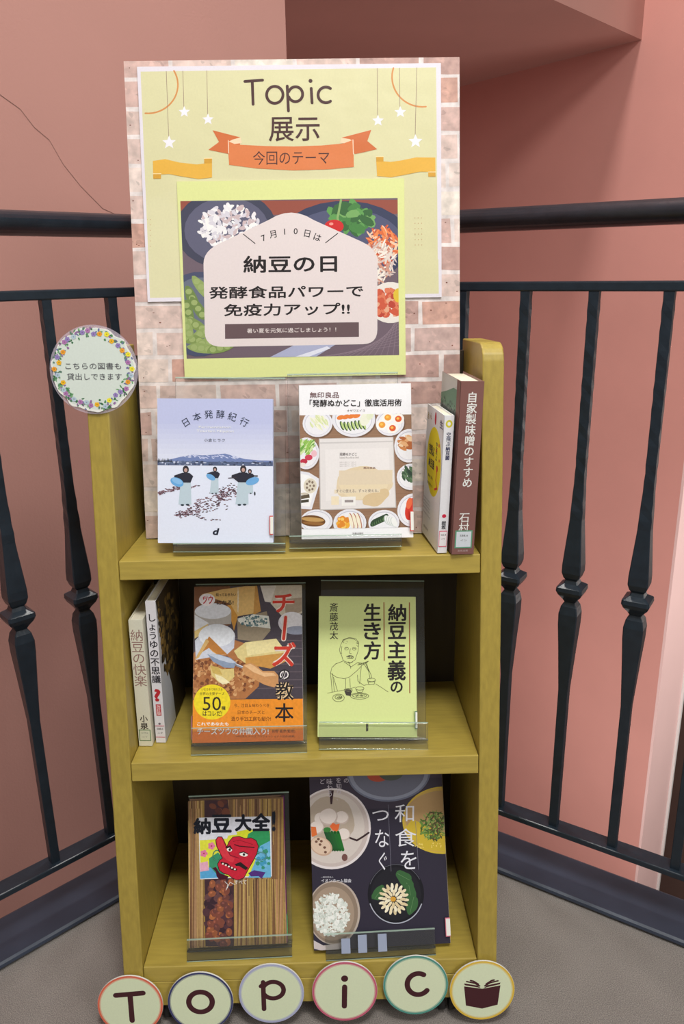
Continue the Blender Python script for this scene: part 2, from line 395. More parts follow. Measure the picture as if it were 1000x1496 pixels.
PROF = [(.948, .0068), (.70, .0068), (.62, .0095), (.565, .0135), (.553, .0135), (.545, .011), (.540, .0075)]
KNOB = [(.543, .0078), (.536, .0105), (.531, .0185), (.525, .0190), (.519, .0165), (.511, .0105), (.505, .0070)]
PROF2 = [(.507, .0075), (.500, .0115), (.488, .0138), (.470, .0135), (.43, .011), (.36, .0072), (.112, .0068)]
def shaft_mesh():
    bm = bmesh.new()
    for prof, tw in ((PROF, True), (PROF2, False)):
        pts = []
        for (z0, r0), (z1, r1) in zip(prof, prof[1:]):
            n = max(1, int(abs(z0 - z1) / .012)) if tw and z1 >= .60 else max(1, int(abs(z0 - z1) / .03))
            for k in range(n): t = k / n; pts.append((z0 + (z1 - z0) * t, r0 + (r1 - r0) * t))
        pts.append(prof[-1]); rings = []
        for j, (z, r) in enumerate(pts):
            # hammered twist: the square section turns a little back and forth
            a = (.05 * math.sin(j * 2.4)) if (tw and z > .6) else 0; r = r * (1 - .045 * (j % 2)) if (tw and z > .6) else r
            ring = []
            for q in range(8):
                c = (1, .9), (.9, 1), (-.9, 1), (-1, .9), (-1, -.9), (-.9, -1), (.9, -1), (1, -.9)
                x, y = c[q][0] * r, c[q][1] * r
                ring.append(bm.verts.new((x * math.cos(a) - y * math.sin(a), x * math.sin(a) + y * math.cos(a), z)))
            rings.append(ring)
        for A, B in zip(rings, rings[1:]):
            for q in range(8): bm.faces.new((A[q], A[(q + 1) % 8], B[(q + 1) % 8], B[q]))
        bm.faces.new(rings[0]); bm.faces.new(rings[-1])
    return bm
def knob_mesh():
    bm = bmesh.new(); rings = []
    for z, r in KNOB: rings.append([bm.verts.new((x * r, y * r, z)) for x, y in ((1, .86), (.86, 1), (-.86, 1), (-1, .86), (-1, -.86), (-.86, -1), (.86, -1), (1, -.86))])
    for A, B in zip(rings, rings[1:]):
        for q in range(8): bm.faces.new((A[q], A[(q + 1) % 8], B[(q + 1) % 8], B[q]))
    bm.faces.new(rings[0]); bm.faces.new(rings[-1]); return bm
b0 = from_bm('baluster', shaft_mesh(), IRON, rail); k0 = from_bm('knob', knob_mesh(), IRON, b0)
first = True
def put_baluster(p, ang):
    global first
    if first: b = b0; first = False
    else:
        b = b0.copy(); COL.objects.link(b); b.parent = rail
        k = k0.copy(); COL.objects.link(k); k.parent = b
    b.location = p; b.rotation_euler = (0, 0, ang)
for k in range(-3, 16):
    s = 0.3743 + k * 0.0929; P = Vector((0, .4084, 0)) + RA * s
    if s > .05: put_baluster(P, math.radians(-33.058))
for k in range(-3, 16):
    s = 0.3501 + k * 0.0930; P = Vector((0, .4563, 0)) - LA * s
    if s > .12: put_baluster(P, math.radians(41.787))
post = box('corner_post', (CORNER.x - .012, CORNER.x + .012, CORNER.y - .012, CORNER.y + .012, 0.0125, 1.03), IRON, rail, .002)

# ================================================================== DISPLAY STAND
LEAN = math.radians(8.745); TILT = math.tan(math.radians(2.72)); Z1, Z2, Z3 = .64, .379, .0929
TL_ = math.tan(LEAN)
def yf(z): return (z - Z1) * TL_
def shelf_z(z0, y): return z0 - (y - yf(z0)) * TILT
case = thing('bookcase', 'yellowish oak display bookcase with sloping front and three shelves on casters', 'bookcase')
YB = .170
def side(x0, x1):
    ztop = .893; pts = [(yf(.034), .034)]
    f = (yf(ztop - .02), ztop - .02); pts.append(f)
    for a in (25, 50, 75): a_ = math.radians(a); pts.append((f[0] + .018 * (1 - math.cos(a_)) + .003 * math.sin(a_), f[1] + .018 * math.sin(a_)))
    pts += [(f[0] + .024, ztop - .001), (YB + .012, ztop - (YB - yf(ztop)) * TILT), (YB + .012, .034)]
    return prism('side_panel', pts, 'x', x0, x1, WOOD, case, .0015)
side(-.25, -.2241); side(.2241, .25)
def shelf(z, th, nm='shelf'):
    e = .0006
    yb = YB - .001
    return prism(nm, [(yf(z) + .0008, z), (yf(z - th) + .0008, z - th), (yb, shelf_z(z, yb) - th), (yb, shelf_z(z, yb))], 'x', -.2241 + e, .2241 - e, WOODX, case, .0012)
shelf(Z1, .0238); shelf(Z2, .0248)
shelf(Z3, .022)
fz = Z3 - .0225
prism('fascia', [(yf(fz) + .0008, fz), (yf(.036) + .0008, .036), (yf(.036) + .019, .036), (yf(fz) + .019, fz)], 'x', -.2235, .2235, WOODX, case, .001)
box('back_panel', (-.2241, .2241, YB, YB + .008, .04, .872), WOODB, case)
# casters
def caster(x, y):
    bm = bmesh.new(); rot = Matrix.Rotation(math.pi / 2, 4, 'Y')
    for dx in (-.011, .003):
        bmesh.ops.create_cone(bm, cap_ends=True, segments=28, radius1=.017, radius2=.0165, depth=.008, matrix=Matrix.Translation((x + dx + .004, y, .0172)) @ rot)
    o = from_bm('caster', bm, RUBBER, case, True)
    bm = bmesh.new(); add_box(bm, x - .013, x + .013, y - .006, y + .012, .022, .036, .003); from_bm('caster_fork', bm, IRON, o)
for x in (-.19, .185):
    caster(x, -.072); caster(x, .13)

# ================================================================== DISCS ON THE FASCIA
def frame_matrix(x, y, z, yaw=0, lean=0, roll=0):
    yw, l, r = map(math.radians, (yaw, lean, roll))
    X = Vector((math.cos(yw), math.sin(yw), 0)); back = Vector((-math.sin(yw), math.cos(yw), 0))
    U = Vector((0, 0, 1)) * math.cos(l) + back * math.sin(l)
    X2 = X * math.cos(r) + U * math.sin(r); U2 = U * math.cos(r) - X * math.sin(r); N = U2.cross(X2)
    M = Matrix((X2, N, U2)).transposed().to_4x4(); M.translation = (x, y, z); return M
def disc_obj(nm, r, y0, y1, material, parent, n=56, wob=None):
    P = [((r if wob is None else wob(2 * math.pi * i / n)) * math.cos(2 * math.pi * i / n), (r if wob is None else wob(2 * math.pi * i / n)) * math.sin(2 * math.pi * i / n)) for i in range(n)]
    return prism(nm, P, 'y', y0, y1, material, parent)
CREAM = rgb(224, 234, 200); INK = rgb(72, 34, 40)
def letter_strokes(p, ch):
    wd = 8.2
    if ch == 'T': p.line([(-21, -18), (21, -20)], wd, INK); p.line([(1, -18), (1, 26)], wd, INK)
    if ch == 'o': p.arc(0, 0, 18, 17, 0, 360, wd, INK, 30)
    if ch == 'p':
        p.line([(-12, -20), (-12, 26)], wd - 1, INK); p.line([(-16, -13), (-12, -17)], wd - 2, INK)
        p.arc(3, -6, 16, 14, -150, 150, wd - 1, INK, 26)
    if ch == 'i': p.line([(0, -8), (-1.5, 25)], wd, INK); p.ell(0.5, -22, 5.4, 5.4, INK)
    if ch == 'c': p.arc(4, -2, 17, 18, 38, 300, wd, INK, 26)
    if ch == '*':   # open book emblem
        p.poly([(-28, -8), (0, -3), (28, -8), (24, 25), (0, 31), (-25, 25)], INK)
        for sg in (-1, 1):
            p.poly([(sg * 2, -4), (sg * 8, -9), (sg * 28, -13), (sg * 27, -10), (sg * 9, -6)], INK)
            p.line([(sg * 4, -8), (sg * 12, -13), (sg * 24, -16)], 2.4, INK)
            p.line([(sg * 6, -11), (sg * 14, -16.5), (sg * 18, -17.5)], 2.6, INK)
LAB = {'T': ('round cream letter disc reading T with red-orange rim', rgb(226, 110, 84)), 'o': ('round cream letter disc reading o with dark blue rim', rgb(60, 64, 110)),
       'p': ('round cream letter disc reading p with pale lavender rim', rgb(176, 180, 214)), 'i': ('round cream letter disc reading i with pink rim', rgb(204, 96, 124)),
       'c': ('round cream letter disc reading c with teal rim', rgb(84, 152, 140)), '*': ('round cream disc with black open book picture and yellow rim', rgb(228, 190, 70))}
for ch, x, z, rl in (('T', -.2419, .0445, 1), ('o', -.1476, .0490, 0), ('p', -.0531, .0560, 0), ('i', .0452, .0585, 1), ('c', .1403, .0625, 0), ('*', .2293, .0545, 0)):
    r = .0436
    off = .0062 + (.0024 if ch in 'oi*' else 0)
    M = frame_matrix(x, yf(z) - off, z, 0, 8.745, rl)
    t = thing('letter_disc' if ch != '*' else 'book_emblem_disc', LAB[ch][0] + ' on the bookcase foot', 'sign', M, 'round cream discs along the bookcase foot')
    disc_obj('card', r, .0002, .0022, PAPER, t)
    p = Print(2 * r, 2 * r, [(-50, -50), (50, -50), (50, 50), (-50, 50)], clip=False)
    p.ell(0, 0, 49.8, 49.8, LAB[ch][1], n=56); p.ell(0, 0, 47.0, 47.0, tuple(.5 * a + .5 * b for a, b in zip(LAB[ch][1], CREAM)), n=56); p.ell(0, 0, 45.2, 45.2, CREAM, n=56)
    letter_strokes(p, ch)
    p.build('disc_print', P_MATTE, t, (-r, 0, -r))

# ================================================================== TOPIC BOARD
bz = shelf_z(Z1, .0956) + .0012
board = thing('poster_board', 'tall board covered in brick-pattern paper with a yellow Topic poster and a food-photo poster', 'board', frame_matrix(-.2106, .0956, bz, 0, 10.566, 0))
BW, BH = .4241, .6075
box('panel', (0, BW, .0006, .0075, 0, BH), FOAM, board, .0006)
BQ = [(181, 89), (672, 91), (672, 778), (214, 788)]
p = Print(BW, BH, [(0, 0), (424.1, 0), (424.1, 607.5), (0, 607.5)])
p.fill(rgb(226, 216, 214))
bc = [rgb(208, 176, 168), rgb(216, 192, 184), rgb(196, 168, 162), rgb(226, 208, 200), rgb(202, 160, 146), rgb(210, 186, 178), rgb(190, 156, 148), rgb(230, 218, 208)]
rr = random.Random(5); y = -12; row = 0
while y < 610:
    x = -rr.uniform(5, 70) if row % 2 else -rr.uniform(0, 30)
    while x < 430:
        L = rr.choice((36, 72, 78, 84, 80)); c = rr.choice(bc); g = 2.6
        P = [(x + g + rr.uniform(-1, 1), y + g + rr.uniform(-.8, .8)), (x + L * .5, y + g + rr.uniform(-.9, .9)), (x + L - g + rr.uniform(-1, 1), y + g + rr.uniform(-.8, .8)), (x + L - g + rr.uniform(-1, 1), y + 34.5 - g + rr.uniform(-.8, .8)), (x + L * .4, y + 34.5 - g + rr.uniform(-.9, .9)), (x + g + rr.uniform(-1, 1), y + 34.5 - g + rr.uniform(-.8, .8))]
        p.poly(P, c, 3e-6)
        for _ in range(5):
            qx, qy = rr.uniform(x + 8, max(x + 9, x + L - 8)), rr.uniform(y + 7, y + 27)
            p.ell(qx, qy, rr.uniform(2, 6), rr.uniform(1, 3.4), tuple(a * k for a, k in zip(c, (rr.choice((.8, 1.12)),) * 3)) [:3] + (1,), rr.random(), 8, 2e-6, .2)
        for _ in range(rr.choice((0, 1, 2))):
            p.ell(rr.uniform(x + 5, max(x + 6, x + L - 5)), rr.uniform(y + 5, y + 30), rr.uniform(.6, 1.6), rr.uniform(.4, 1), rgb(120, 70, 56), 0, 6, 2e-6)
        x += L
    y += 34.5; row += 1
p.build('brick_paper', P_BRICK, board, (0, -.0001, 0))

# yellow Topic poster (laminated)
sh = box('topic_poster', (.0170, .4000, -.0026, -.0016, .3110, .5995), PAPER, board)
p = Print(.383, .2885, [(201, 97), (644, 98), (641, 436), (217, 442)], (170, 70, 1.923))
YEL = rgb(218, 214, 170); DK = rgb(74, 44, 44); OR = rgb(220, 128, 76); GOLD = rgb(230, 178, 70)
p.fill(rgb(228, 222, 232)); p.poly([(70, 66), (898, 66), (896, 694), (97, 704)], YEL)
p.arc(92, 105, 84, 80, -30, 96, 4.5, rgb(214, 146, 84)); p.arc(860, 92, 84, 84, 84, 198, 4.5, rgb(214, 146, 84))
p.poly([(97, 702), (898, 694), (898, 600), (97, 600)], YEL)
for x0, x1, y1, r in ((143, 150, 258, 20), (190, 193, 172, 17), (258, 260, 194, 17), (735, 735, 203, 17), (797, 797, 180, 17), (845, 838, 262, 20)):
    p.line([(x0, 66), (x1, y1)], 1.3, rgb(150, 120, 110)); p.star(x1 + 1, y1 + 10, r, rgb(240, 238, 246))
p.line([(365, 98), (415, 95)], 8, DK); p.line([(386, 98), (388, 163)], 8, DK)
p.arc(449, 137, 23, 24, 0, 360, 8, DK, 28)
p.line([(484, 113), (487, 183)], 8, DK); p.arc(507, 136, 20, 21, -160, 160, 8, DK, 24)
p.line([(551, 120), (553, 161)], 8, DK); p.ell(549, 99, 5.5, 5.5, DK)
p.arc(592, 139, 22, 22, 55, 305, 8, DK, 24)
p.text('展示', 432, 200, 574, 268, DK, .012)
p.poly([(274, 235), (352, 256), (350, 290), (318, 302), (262, 290), (292, 268)], rgb(208, 112, 62)); p.poly([(717, 239), (634, 260), (640, 292), (672, 306), (733, 293), (706, 270)], rgb(208, 112, 62))
p.poly([(352, 256), (330, 262), (318, 268), (330, 275), (356, 272)], rgb(242, 214, 180)); p.poly([(634, 260), (656, 264), (668, 270), (656, 278), (630, 274)], rgb(242, 214, 180))
p.poly([(316, 266), (340, 276), (420, 281), (500, 283), (580, 281), (640, 276), (667, 266), (668, 342), (600, 348), (500, 350), (400, 344), (320, 333)], OR)
p.line([(318, 264), (319, 300)], 2, rgb(245, 225, 200)); p.line([(666, 266), (667, 306)], 2, rgb(245, 225, 200))
p.text('今回のテーマ', 387, 295, 600, 334, DK, .006)
p.poly([(105, 320), (140, 315), (180, 325), (230, 331), (272, 326), (272, 368), (235, 372), (190, 365), (150, 357), (120, 359), (106, 356)], GOLD)
p.poly([(730, 325), (770, 329), (800, 325), (840, 317), (893, 318), (893, 358), (850, 357), (810, 365), (770, 372), (732, 368)], GOLD)
for x0, y0, x1, y1 in ((106, 356, 128, 370), (250, 314, 272, 328), (730, 314, 750, 328), (873, 358, 893, 371)):
    p.rect(x0, y0, x1, y1, rgb(214, 160, 58)); p.line([(x0, y0), (x1, y0)], 2, rgb(250, 230, 180))
p.window(70, 66, 896, 700)
for gx in (80, 835):
    for i in range(3):
        for j in range(6): p.ell(gx + i * 9, 485 + j * 15, 1.2, 1.2, rgb(196, 150, 110), n=6, dz=2e-6)
p.build('poster_print', P_LAM, sh, (.0170, -.0027, .3110))

# theme poster
sh = box('theme_poster', (.0613, .3521, -.0044, -.0036, .2118, .4600), PAPER, board)
p = Print(.2908, .2482, [(260, 267), (592, 264), (592, 552), (271, 552)], (170, 280, 1.923))
p.fill(rgb(222, 228, 156))
p.window(183, 30, 793, 468); p.rect(170, 20, 800, 475, rgb(112, 96, 108))
p.poly([(183, 30), (793, 30), (793, 70), (183, 70)], rgb(150, 80, 66))
for k in range(14): p.line([(560 + k * 18, 470), (793, 400 - k * 9 + 40)], 1.2, rgb(140, 122, 134), cap=False)
p.ell(310, 110, 142, 110, rgb(66, 68, 88)); p.ell(312, 112, 118, 92, rgb(96, 96, 120))
p.blobs(322, 104, 88, 60, [rgb(238, 236, 240), rgb(218, 214, 224), rgb(246, 244, 244), rgb(206, 186, 190)], 230, 9, asp=.55)
p.ell(640, 150, 190, 118, rgb(58, 64, 92)); p.ell(640, 152, 166, 98, rgb(84, 88, 118))
p.blobs(660, 80, 62, 38, [rgb(74, 132, 70), rgb(96, 156, 84), rgb(58, 104, 60), rgb(120, 170, 100)], 46, 20, asp=.55)
p.line([(632, 30), (622, 80), (628, 110)], 6, rgb(140, 176, 110))
p.ell(612, 104, 27, 19, rgb(206, 44, 46)); p.ell(604, 97, 6, 4, rgb(244, 150, 140)); p.ell(600, 124, 20, 12, rgb(188, 36, 40))
p.blobs(745, 160, 46, 52, [rgb(222, 110, 64), rgb(236, 140, 84), rgb(200, 84, 52), rgb(240, 200, 170)], 120, 15, asp=.22)
p.blobs(735, 205, 50, 55, [rgb(228, 214, 204), rgb(214, 196, 190), rgb(240, 232, 222), rgb(206, 150, 130)], 120, 14, asp=.2)
p.ell(770, 320, 62, 58, rgb(232, 226, 220)); p.blobs(760, 320, 44, 38, [rgb(206, 92, 66), rgb(220, 124, 92), rgb(186, 70, 56), rgb(226, 170, 140)], 80, 9)
p.ell(792, 300, 14, 20, rgb(222, 190, 60))
p.ell(235, 345, 110, 118, rgb(74, 80, 108)); p.ell(236, 345, 92, 102, rgb(104, 112, 130))
for i, (x_, y_, a_) in enumerate([(215, 300, 1.1), (240, 270, .9), (205, 340, 1.3), (232, 330, 1.0), (225, 375, .5), (255, 395, -.3), (215, 415, .2), (262, 425, -.1), (240, 440, .15), (292, 440, -.2), (200, 380, 1.2)]):
    p.ell(x_, y_, 38, 14, random.choice([rgb(128, 150, 84), rgb(112, 136, 74), rgb(146, 166, 100)]), a_, 14, wob=.05)
    for k in (-1, 0, 1): p.ell(x_ + k * 20 * math.cos(a_), y_ + k * 20 * math.sin(a_), 9, 8, rgb(158, 176, 112), 0, 10)
p.poly([(430, 468), (520, 425), (640, 420), (560, 468)], rgb(172, 176, 206)); p.poly([(500, 468), (590, 440), (600, 446), (540, 468)], rgb(224, 226, 240))
p.window()
R_ = []
def corner(x, y, x0, y0, x1, y1):
    for i in range(7):
        t = i / 6; R_.append(((1 - t) ** 2 * x0 + 2 * t * (1 - t) * x + t * t * x1, (1 - t) ** 2 * y0 + 2 * t * (1 - t) * y + t * t * y1))
corner(247, 170, 247, 205, 290, 150); corner(492, 44, 430, 84, 555, 86); corner(733, 168, 690, 148, 734, 205); corner(732, 436, 732, 395, 690, 436); corner(250, 437, 300, 437, 250, 395)
p.poly(R_, rgb(228, 216, 216))
p.line([(358, 124), (390, 150)], 2.4, BLACK); p.line([(622, 124), (588, 150)], 2.4, BLACK)
for ch, x_, y_, a_ in (('7', 414, 134, -.4), ('月', 441, 124, -.2), ('1', 473, 117, -.05), ('0', 504, 116, .05), ('日', 536, 123, .2), ('は', 564, 134, .35)): p.char(ch, x_, y_, 24, BLACK, .012, a_)
p.text('納豆の日', 357, 184, 620, 233, BLACK, .032); p.text('発酵食品パワーで', 262, 269, 693, 304, BLACK, .03); p.text('免疫力アップ!!', 303, 318, 655, 353, BLACK, .03)
p.rect(306, 374, 680, 415, rgb(104, 84, 88)); p.text('暑い夏を元気に過ごしましょう！！', 367, 387, 616, 400, rgb(232, 222, 220), .012)
p.build('poster_print', P_GLOSS, sh, (.0613, -.0045, .2118))

# ================================================================== BOOKS ON ACRYLIC EASELS
def book(name, label, M, w, h, t, art, artmat, spine='left', spine_col=WHITE, board_col=WHITE, group=None):
    """front cover faces local -y, bottom centre of the front at the origin."""
    r = thing(name, label, 'book', M, group)
    cm = mat(name + '_cover_stock', board_col, 0.4); sm = mat(name + '_spine_stock', spine_col, 0.4)
    bm = bmesh.new(); ct = .0011
    add_box(bm, -w / 2, w / 2, 0, ct, 0, h, .0003); add_box(bm, -w / 2, w / 2, t - ct, t, 0, h, .0003)
    from_bm('cover', bm, cm, r)
    sg = -1 if spine == 'left' else 1
    n = 8; P = []
    for i in range(n + 1):
        a = math.pi * i / n; P.append((sg * (w / 2 - .0012 + .0022 * math.sin(a)), t / 2 - (t / 2 - .0002) * math.cos(a)))
    P += [(sg * (w / 2 - .003), t - .0002), (sg * (w / 2 - .003), .0002)]
    prism('spine', P, 'z', 0.0001, h - .0001, sm, r)
    x0, x1 = (-w / 2 + .0035, w / 2 - .0025) if sg < 0 else (-w / 2 + .0025, w / 2 - .0035)
    box('page_block', (x0, x1, ct, t - ct, .002, h - .0025), PAGES, r)
    if art: art.build('cover_print', artmat, r, (-w / 2, -.0002, 0))
    return r
def easel(label, M, x0, x1, t, ph, lip, dn=0.0):
    """folded clear acrylic book easel: back plate, ledge, lip and rear prop, in the frame of its book."""
    r = thing('book_easel', label, 'stand', M, 'clear acrylic easels holding the display books')
    g = .0026
    box('back_plate', (x0, x1, t + .0006, t + .0006 + g, -.0022 - (.0042 if dn == .0065 else 0), ph), ACRYL, r, .0005)
    box('back_plate_edge', (x0, x1, t + .0004, t + .0008 + g, ph, ph + .0016), ACRYL_EDGE, r)
    box('ledge', (x0, x1, -.0052, t + .0005, -.0038, -.0012), ACRYL, r, .0004)
    l = box('lip', (x0, x1, -.0078, -.0053, -.0038 - dn, lip), ACRYL, r, .0004)
    box('lip_edge', (x0, x1, -.0079, -.0052, lip, lip + .0012), ACRYL_EDGE, l)
    box('lip_fold', (x0, x1, -.0080, -.0055, -.0046 - dn, -.0039 - dn), ACRYL_EDGE, l)
    return r
def bookframe(z0, x, y, yaw, lean, roll, dz=.0062): return frame_matrix(x, y, shelf_z(z0, y) + dz, yaw, lean, roll)

# --- pale blue snow-field book
F = (200, 540, 4.1667)
p = Print(.1439, .1808, [(232, 583), (398, 583), (400, 792), (229, 795)], F)
p.fill(rgb(190, 196, 232)); p.poly([(110, 530), (840, 530), (840, 1100), (110, 1100)], rgb(222, 228, 248))
for i in range(7): p.rect(110, 330 + i * 30, 840, 1100, tuple(a + (b - a) * (i + 1) / 8 for a, b in zip(rgb(190, 196, 232), rgb(222, 226, 244))))
p.poly([(120, 585), (120, 560), (200, 545), (270, 528), (345, 514), (400, 518), (460, 514), (540, 506), (590, 520), (660, 538), (740, 545), (840, 546), (840, 585)], rgb(116, 134, 184))
for _ in range(46):
    x_ = random.uniform(260, 620); p.ell(x_, random.uniform(516, 536), random.uniform(4, 14), 2.4, rgb(208, 214, 240), .35, 7, 3e-6)
p.rect(110, 556, 840, 582, rgb(84, 96, 128))
for _ in range(90): p.ell(random.uniform(120, 830), random.uniform(554, 578), random.uniform(4, 13), random.uniform(3, 8), random.choice([rgb(58, 66, 92), rgb(90, 106, 140), rgb(120, 132, 160), rgb(200, 206, 226)]), 0, 7, 3e-6)
for x_ in range(128, 215, 9): p.poly([(x_, 560), (x_ + 5, 534 + (x_ % 7)), (x_ + 10, 560)], rgb(52, 60, 74), 3e-6)
p.rect(110, 580, 840, 1100, rgb(226, 232, 250))
def flock(pts, n, s0):
    for _ in range(n):
        i = random.random() * (len(pts) - 1); k = int(i); f = i - k; a, b = pts[k], pts[min(k + 1, len(pts) - 1)]
        cx, cy, sp = [a[j] + (b[j] - a[j]) * f for j in range(3)]
        p.ell(cx + random.gauss(0, sp), cy + random.gauss(0, sp * .42), random.uniform(.7, 1.3) * s0, s0 * .42, random.choice([rgb(104, 72, 82), rgb(70, 54, 66), rgb(140, 112, 124)]), random.uniform(-.5, .5), 6, 3e-6)
flock([(600, 715, 30), (520, 770, 45), (430, 815, 50), (360, 860, 30), (240, 885, 20)], 300, 8); flock([(120, 755, 8), (230, 722, 14), (360, 708, 8)], 90, 8); flock([(350, 880, 8), (420, 915, 8), (505, 912, 4)], 12, 8)
def figure(x, y, s, hood=True):
    p.poly([(x - 32 * s, y + 95 * s), (x + 30 * s, y + 95 * s), (x + 32 * s, y + 235 * s), (x - 48 * s, y + 235 * s)], rgb(190, 208, 220))
    p.ell(x - 24 * s, y + 238 * s, 11 * s, 6 * s, rgb(46, 60, 72)); p.ell(x + 8 * s, y + 236 * s, 11 * s, 6 * s, rgb(46, 60, 72))
    p.poly([(x - 22 * s, y + 40 * s), (x + 22 * s, y + 40 * s), (x + 45 * s, y + 60 * s), (x + 28 * s, y + 100 * s), (x - 30 * s, y + 100 * s), (x - 72 * s, y + 66 * s), (x - 70 * s, y + 56 * s)], rgb(44, 44, 58))
    p.ell(x, y + 20 * s, 19 * s, 24 * s, rgb(52, 46, 52)); p.ell(x, y + 24 * s, 10 * s, 12 * s, rgb(196, 160, 150))
figure(478, 588, .68); p.ell(452, 650, 30, 16, rgb(112, 172, 226), .5)
figure(690, 600, .62); figure(650, 580, 1.0); p.line([(560, 655), (610, 650)], 6, rgb(60, 52, 60)); p.line([(735, 640), (700, 640)], 8, rgb(44, 44, 58)); p.ell(706, 672, 42, 22, rgb(112, 172, 226), -.35)
figure(300, 585, 1.0); p.ell(245, 682, 42, 26, rgb(104, 170, 228), .4); p.ell(246, 676, 34, 16, rgb(138, 190, 236), .4)
p.ell(720, 748, 5, 12, rgb(50, 56, 66))
for ch, x_, y_, a_ in (('日', 303, 321, -.55), ('本', 370, 287, -.3), ('発', 441, 272, -.1), ('酵', 512, 271, .05), ('紀', 583, 285, .28), ('行', 655, 316, .5)): p.char(ch, x_, y_, 54, rgb(44, 54, 76), .004, a_)
p.text('Fermentation', 382, 341, 576, 354, WHITE, .01); p.text('Tourism Nippon', 368, 364, 592, 382, WHITE, .01)
p.text('小倉ヒラク', 412, 416, 540, 437, rgb(60, 70, 92)); p.text('d', 458, 964, 494, 1008, rgb(28, 32, 50), .05, .25)
M = bookframe(Z1, -.1064, .0251, 1.9, 16, -1.6, .0145)
b = book('travel_book', 'pale blue book with four hooded figures in a snow field on its cover', M, .1439, .1808, .015, p, P_GLOSS, 'right', rgb(200, 206, 238), rgb(206, 212, 240))
def side_label(parent, w, z0, z1, col, left=False, wd=.0042, t=.008):
    sx = -1 if left else 1; x0, x1 = sorted((sx * (w / 2 - wd), sx * (w / 2 + .0004)))
    o = box('call_number_label', (x0, x1, -.0060 * 0 - .0042, -.0036, z0, z1), mat('label_rim', col, .4), parent)
    box('label_face', (x0 + (.0009 if not left else 0), x1 - (.0009 if left else 0), -.0044, -.00421, z0 + .0012, z1 - .0012), PAPER, o)
side_label(b, .1439, .010, .034, rgb(206, 70, 64))
easel('clear acrylic easel behind the pale blue book on the top shelf', M, -.052, .0875, .0155, .2085, -.0012, .0065)

# --- white pickle book
F = (410, 540, 2.857)
p = Print(.1416, .1950, [(437.5, 563), (599, 561), (606, 787), (441, 787)], F)
p.fill(rgb(244, 244, 248)); p.window(60, 188, 600, 662)
p.rect(60, 188, 600, 662, rgb(150, 116, 92))
for k in range(26): p.line([(60, 192 + k * 19 + random.uniform(-4, 4)), (600, 192 + k * 19 + random.uniform(-4, 4))], random.uniform(1, 2.5), random.choice([rgb(138, 104, 82), rgb(162, 128, 102)]), cap=False)
PL = rgb(232, 232, 240); PLS = rgb(200, 200, 214)
def plate(x, y, rx, ry=None):
    ry = ry or rx; p.ell(x + 3, y + 4, rx + 2, ry + 2, rgb(116, 88, 70)); p.ell(x, y, rx, ry, PL); p.ell(x, y, rx * .86, ry * .86, PLS); p.ell(x, y + 1, rx * .83, ry * .82, rgb(238, 238, 244))
plate(155, 222, 62, 56); p.blobs(160, 215, 36, 26, [rgb(232, 236, 200), rgb(216, 226, 170), rgb(244, 244, 222)], 50, 13, 1.0, .25)
plate(304, 205, 90, 74)
for k in range(7): p.ell(256 + k * 15, 232 + 3 * math.sin(k), 7, 20, rgb(58, 92, 50), -.35); p.ell(259 + k * 15, 232 + 3 * math.sin(k), 4.5, 17, rgb(192, 212, 140), -.35)
for k in range(4): p.ell(250 + k * 22, 198 - k * 2, 16, 9, rgb(232, 130, 60), -.3)
p.ell(352, 205, 20, 30, rgb(236, 238, 220), .4); p.ell(372, 190, 14, 20, rgb(228, 234, 206), .4)
plate(455, 222, 60, 54)
for ex, ey in ((422, 230), (446, 200), (490, 206), (466, 244)):
    p.ell(ex, ey, 24, 22, rgb(246, 244, 240)); p.ell(ex, ey, 14, 13, rgb(236, 160, 60) if ex < 450 else rgb(222, 96, 48)); p.ell(ex - 2, ey - 2, 6, 5, rgb(246, 196, 90))
plate(108, 345, 54, 66); p.blobs(104, 318, 34, 26, [rgb(110, 168, 70), rgb(150, 196, 90), rgb(210, 228, 170)], 40, 16, -.9, .28); p.ell(118, 362, 16, 12, rgb(206, 66, 90)); p.ell(140, 346, 12, 14, rgb(236, 190, 200)); p.ell(98, 378, 15, 11, rgb(190, 50, 74)); p.ell(92, 392, 14, 9, rgb(236, 226, 220))
plate(536, 318, 62, 70); p.blobs(526, 306, 26, 34, [rgb(206, 136, 80), rgb(228, 176, 126), rgb(180, 104, 60), rgb(236, 206, 170)], 34, 14, .3, .5)
plate(548, 448, 62, 56); p.blobs(540, 440, 28, 28, [rgb(66, 92, 70), rgb(84, 116, 84), rgb(50, 70, 58), rgb(104, 132, 100)], 40, 14, .9, .4)
p.poly([(70, 415), (120, 425), (160, 450), (160, 480), (130, 580), (70, 575)], PL); p.poly([(76, 428), (116, 436), (148, 458), (146, 480), (122, 568), (76, 562)], rgb(246, 246, 248))
p.ell(124, 480, 28, 32, rgb(236, 230, 214)); p.ell(124, 480, 26, 30, rgb(222, 214, 196))
for k in range(7): p.ell(124 + 15 * math.cos(k * .9), 480 + 18 * math.sin(k * .9), 4.6, 5.4, rgb(134, 116, 100))
p.ell(124, 480, 3.6, 4, rgb(134, 116, 100)); p.poly([(85, 520), (120, 515), (122, 530), (86, 536)], rgb(96, 84, 66)); p.poly([(85, 540), (118, 536), (118, 548), (86, 552)], rgb(70, 66, 54)); p.ell(100, 513, 18, 5, rgb(206, 196, 180))
plate(150, 630, 68, 50); p.ell(134, 628, 54, 24, rgb(112, 74, 40), .1); p.ell(134, 622, 48, 9, rgb(196, 156, 96), .1); p.ell(138, 638, 44, 7, rgb(150, 104, 56), .1)
plate(290, 640, 70, 60)
p.blobs(262, 638, 22, 24, [rgb(240, 176, 60), rgb(226, 140, 50), rgb(246, 206, 110)], 26, 10)
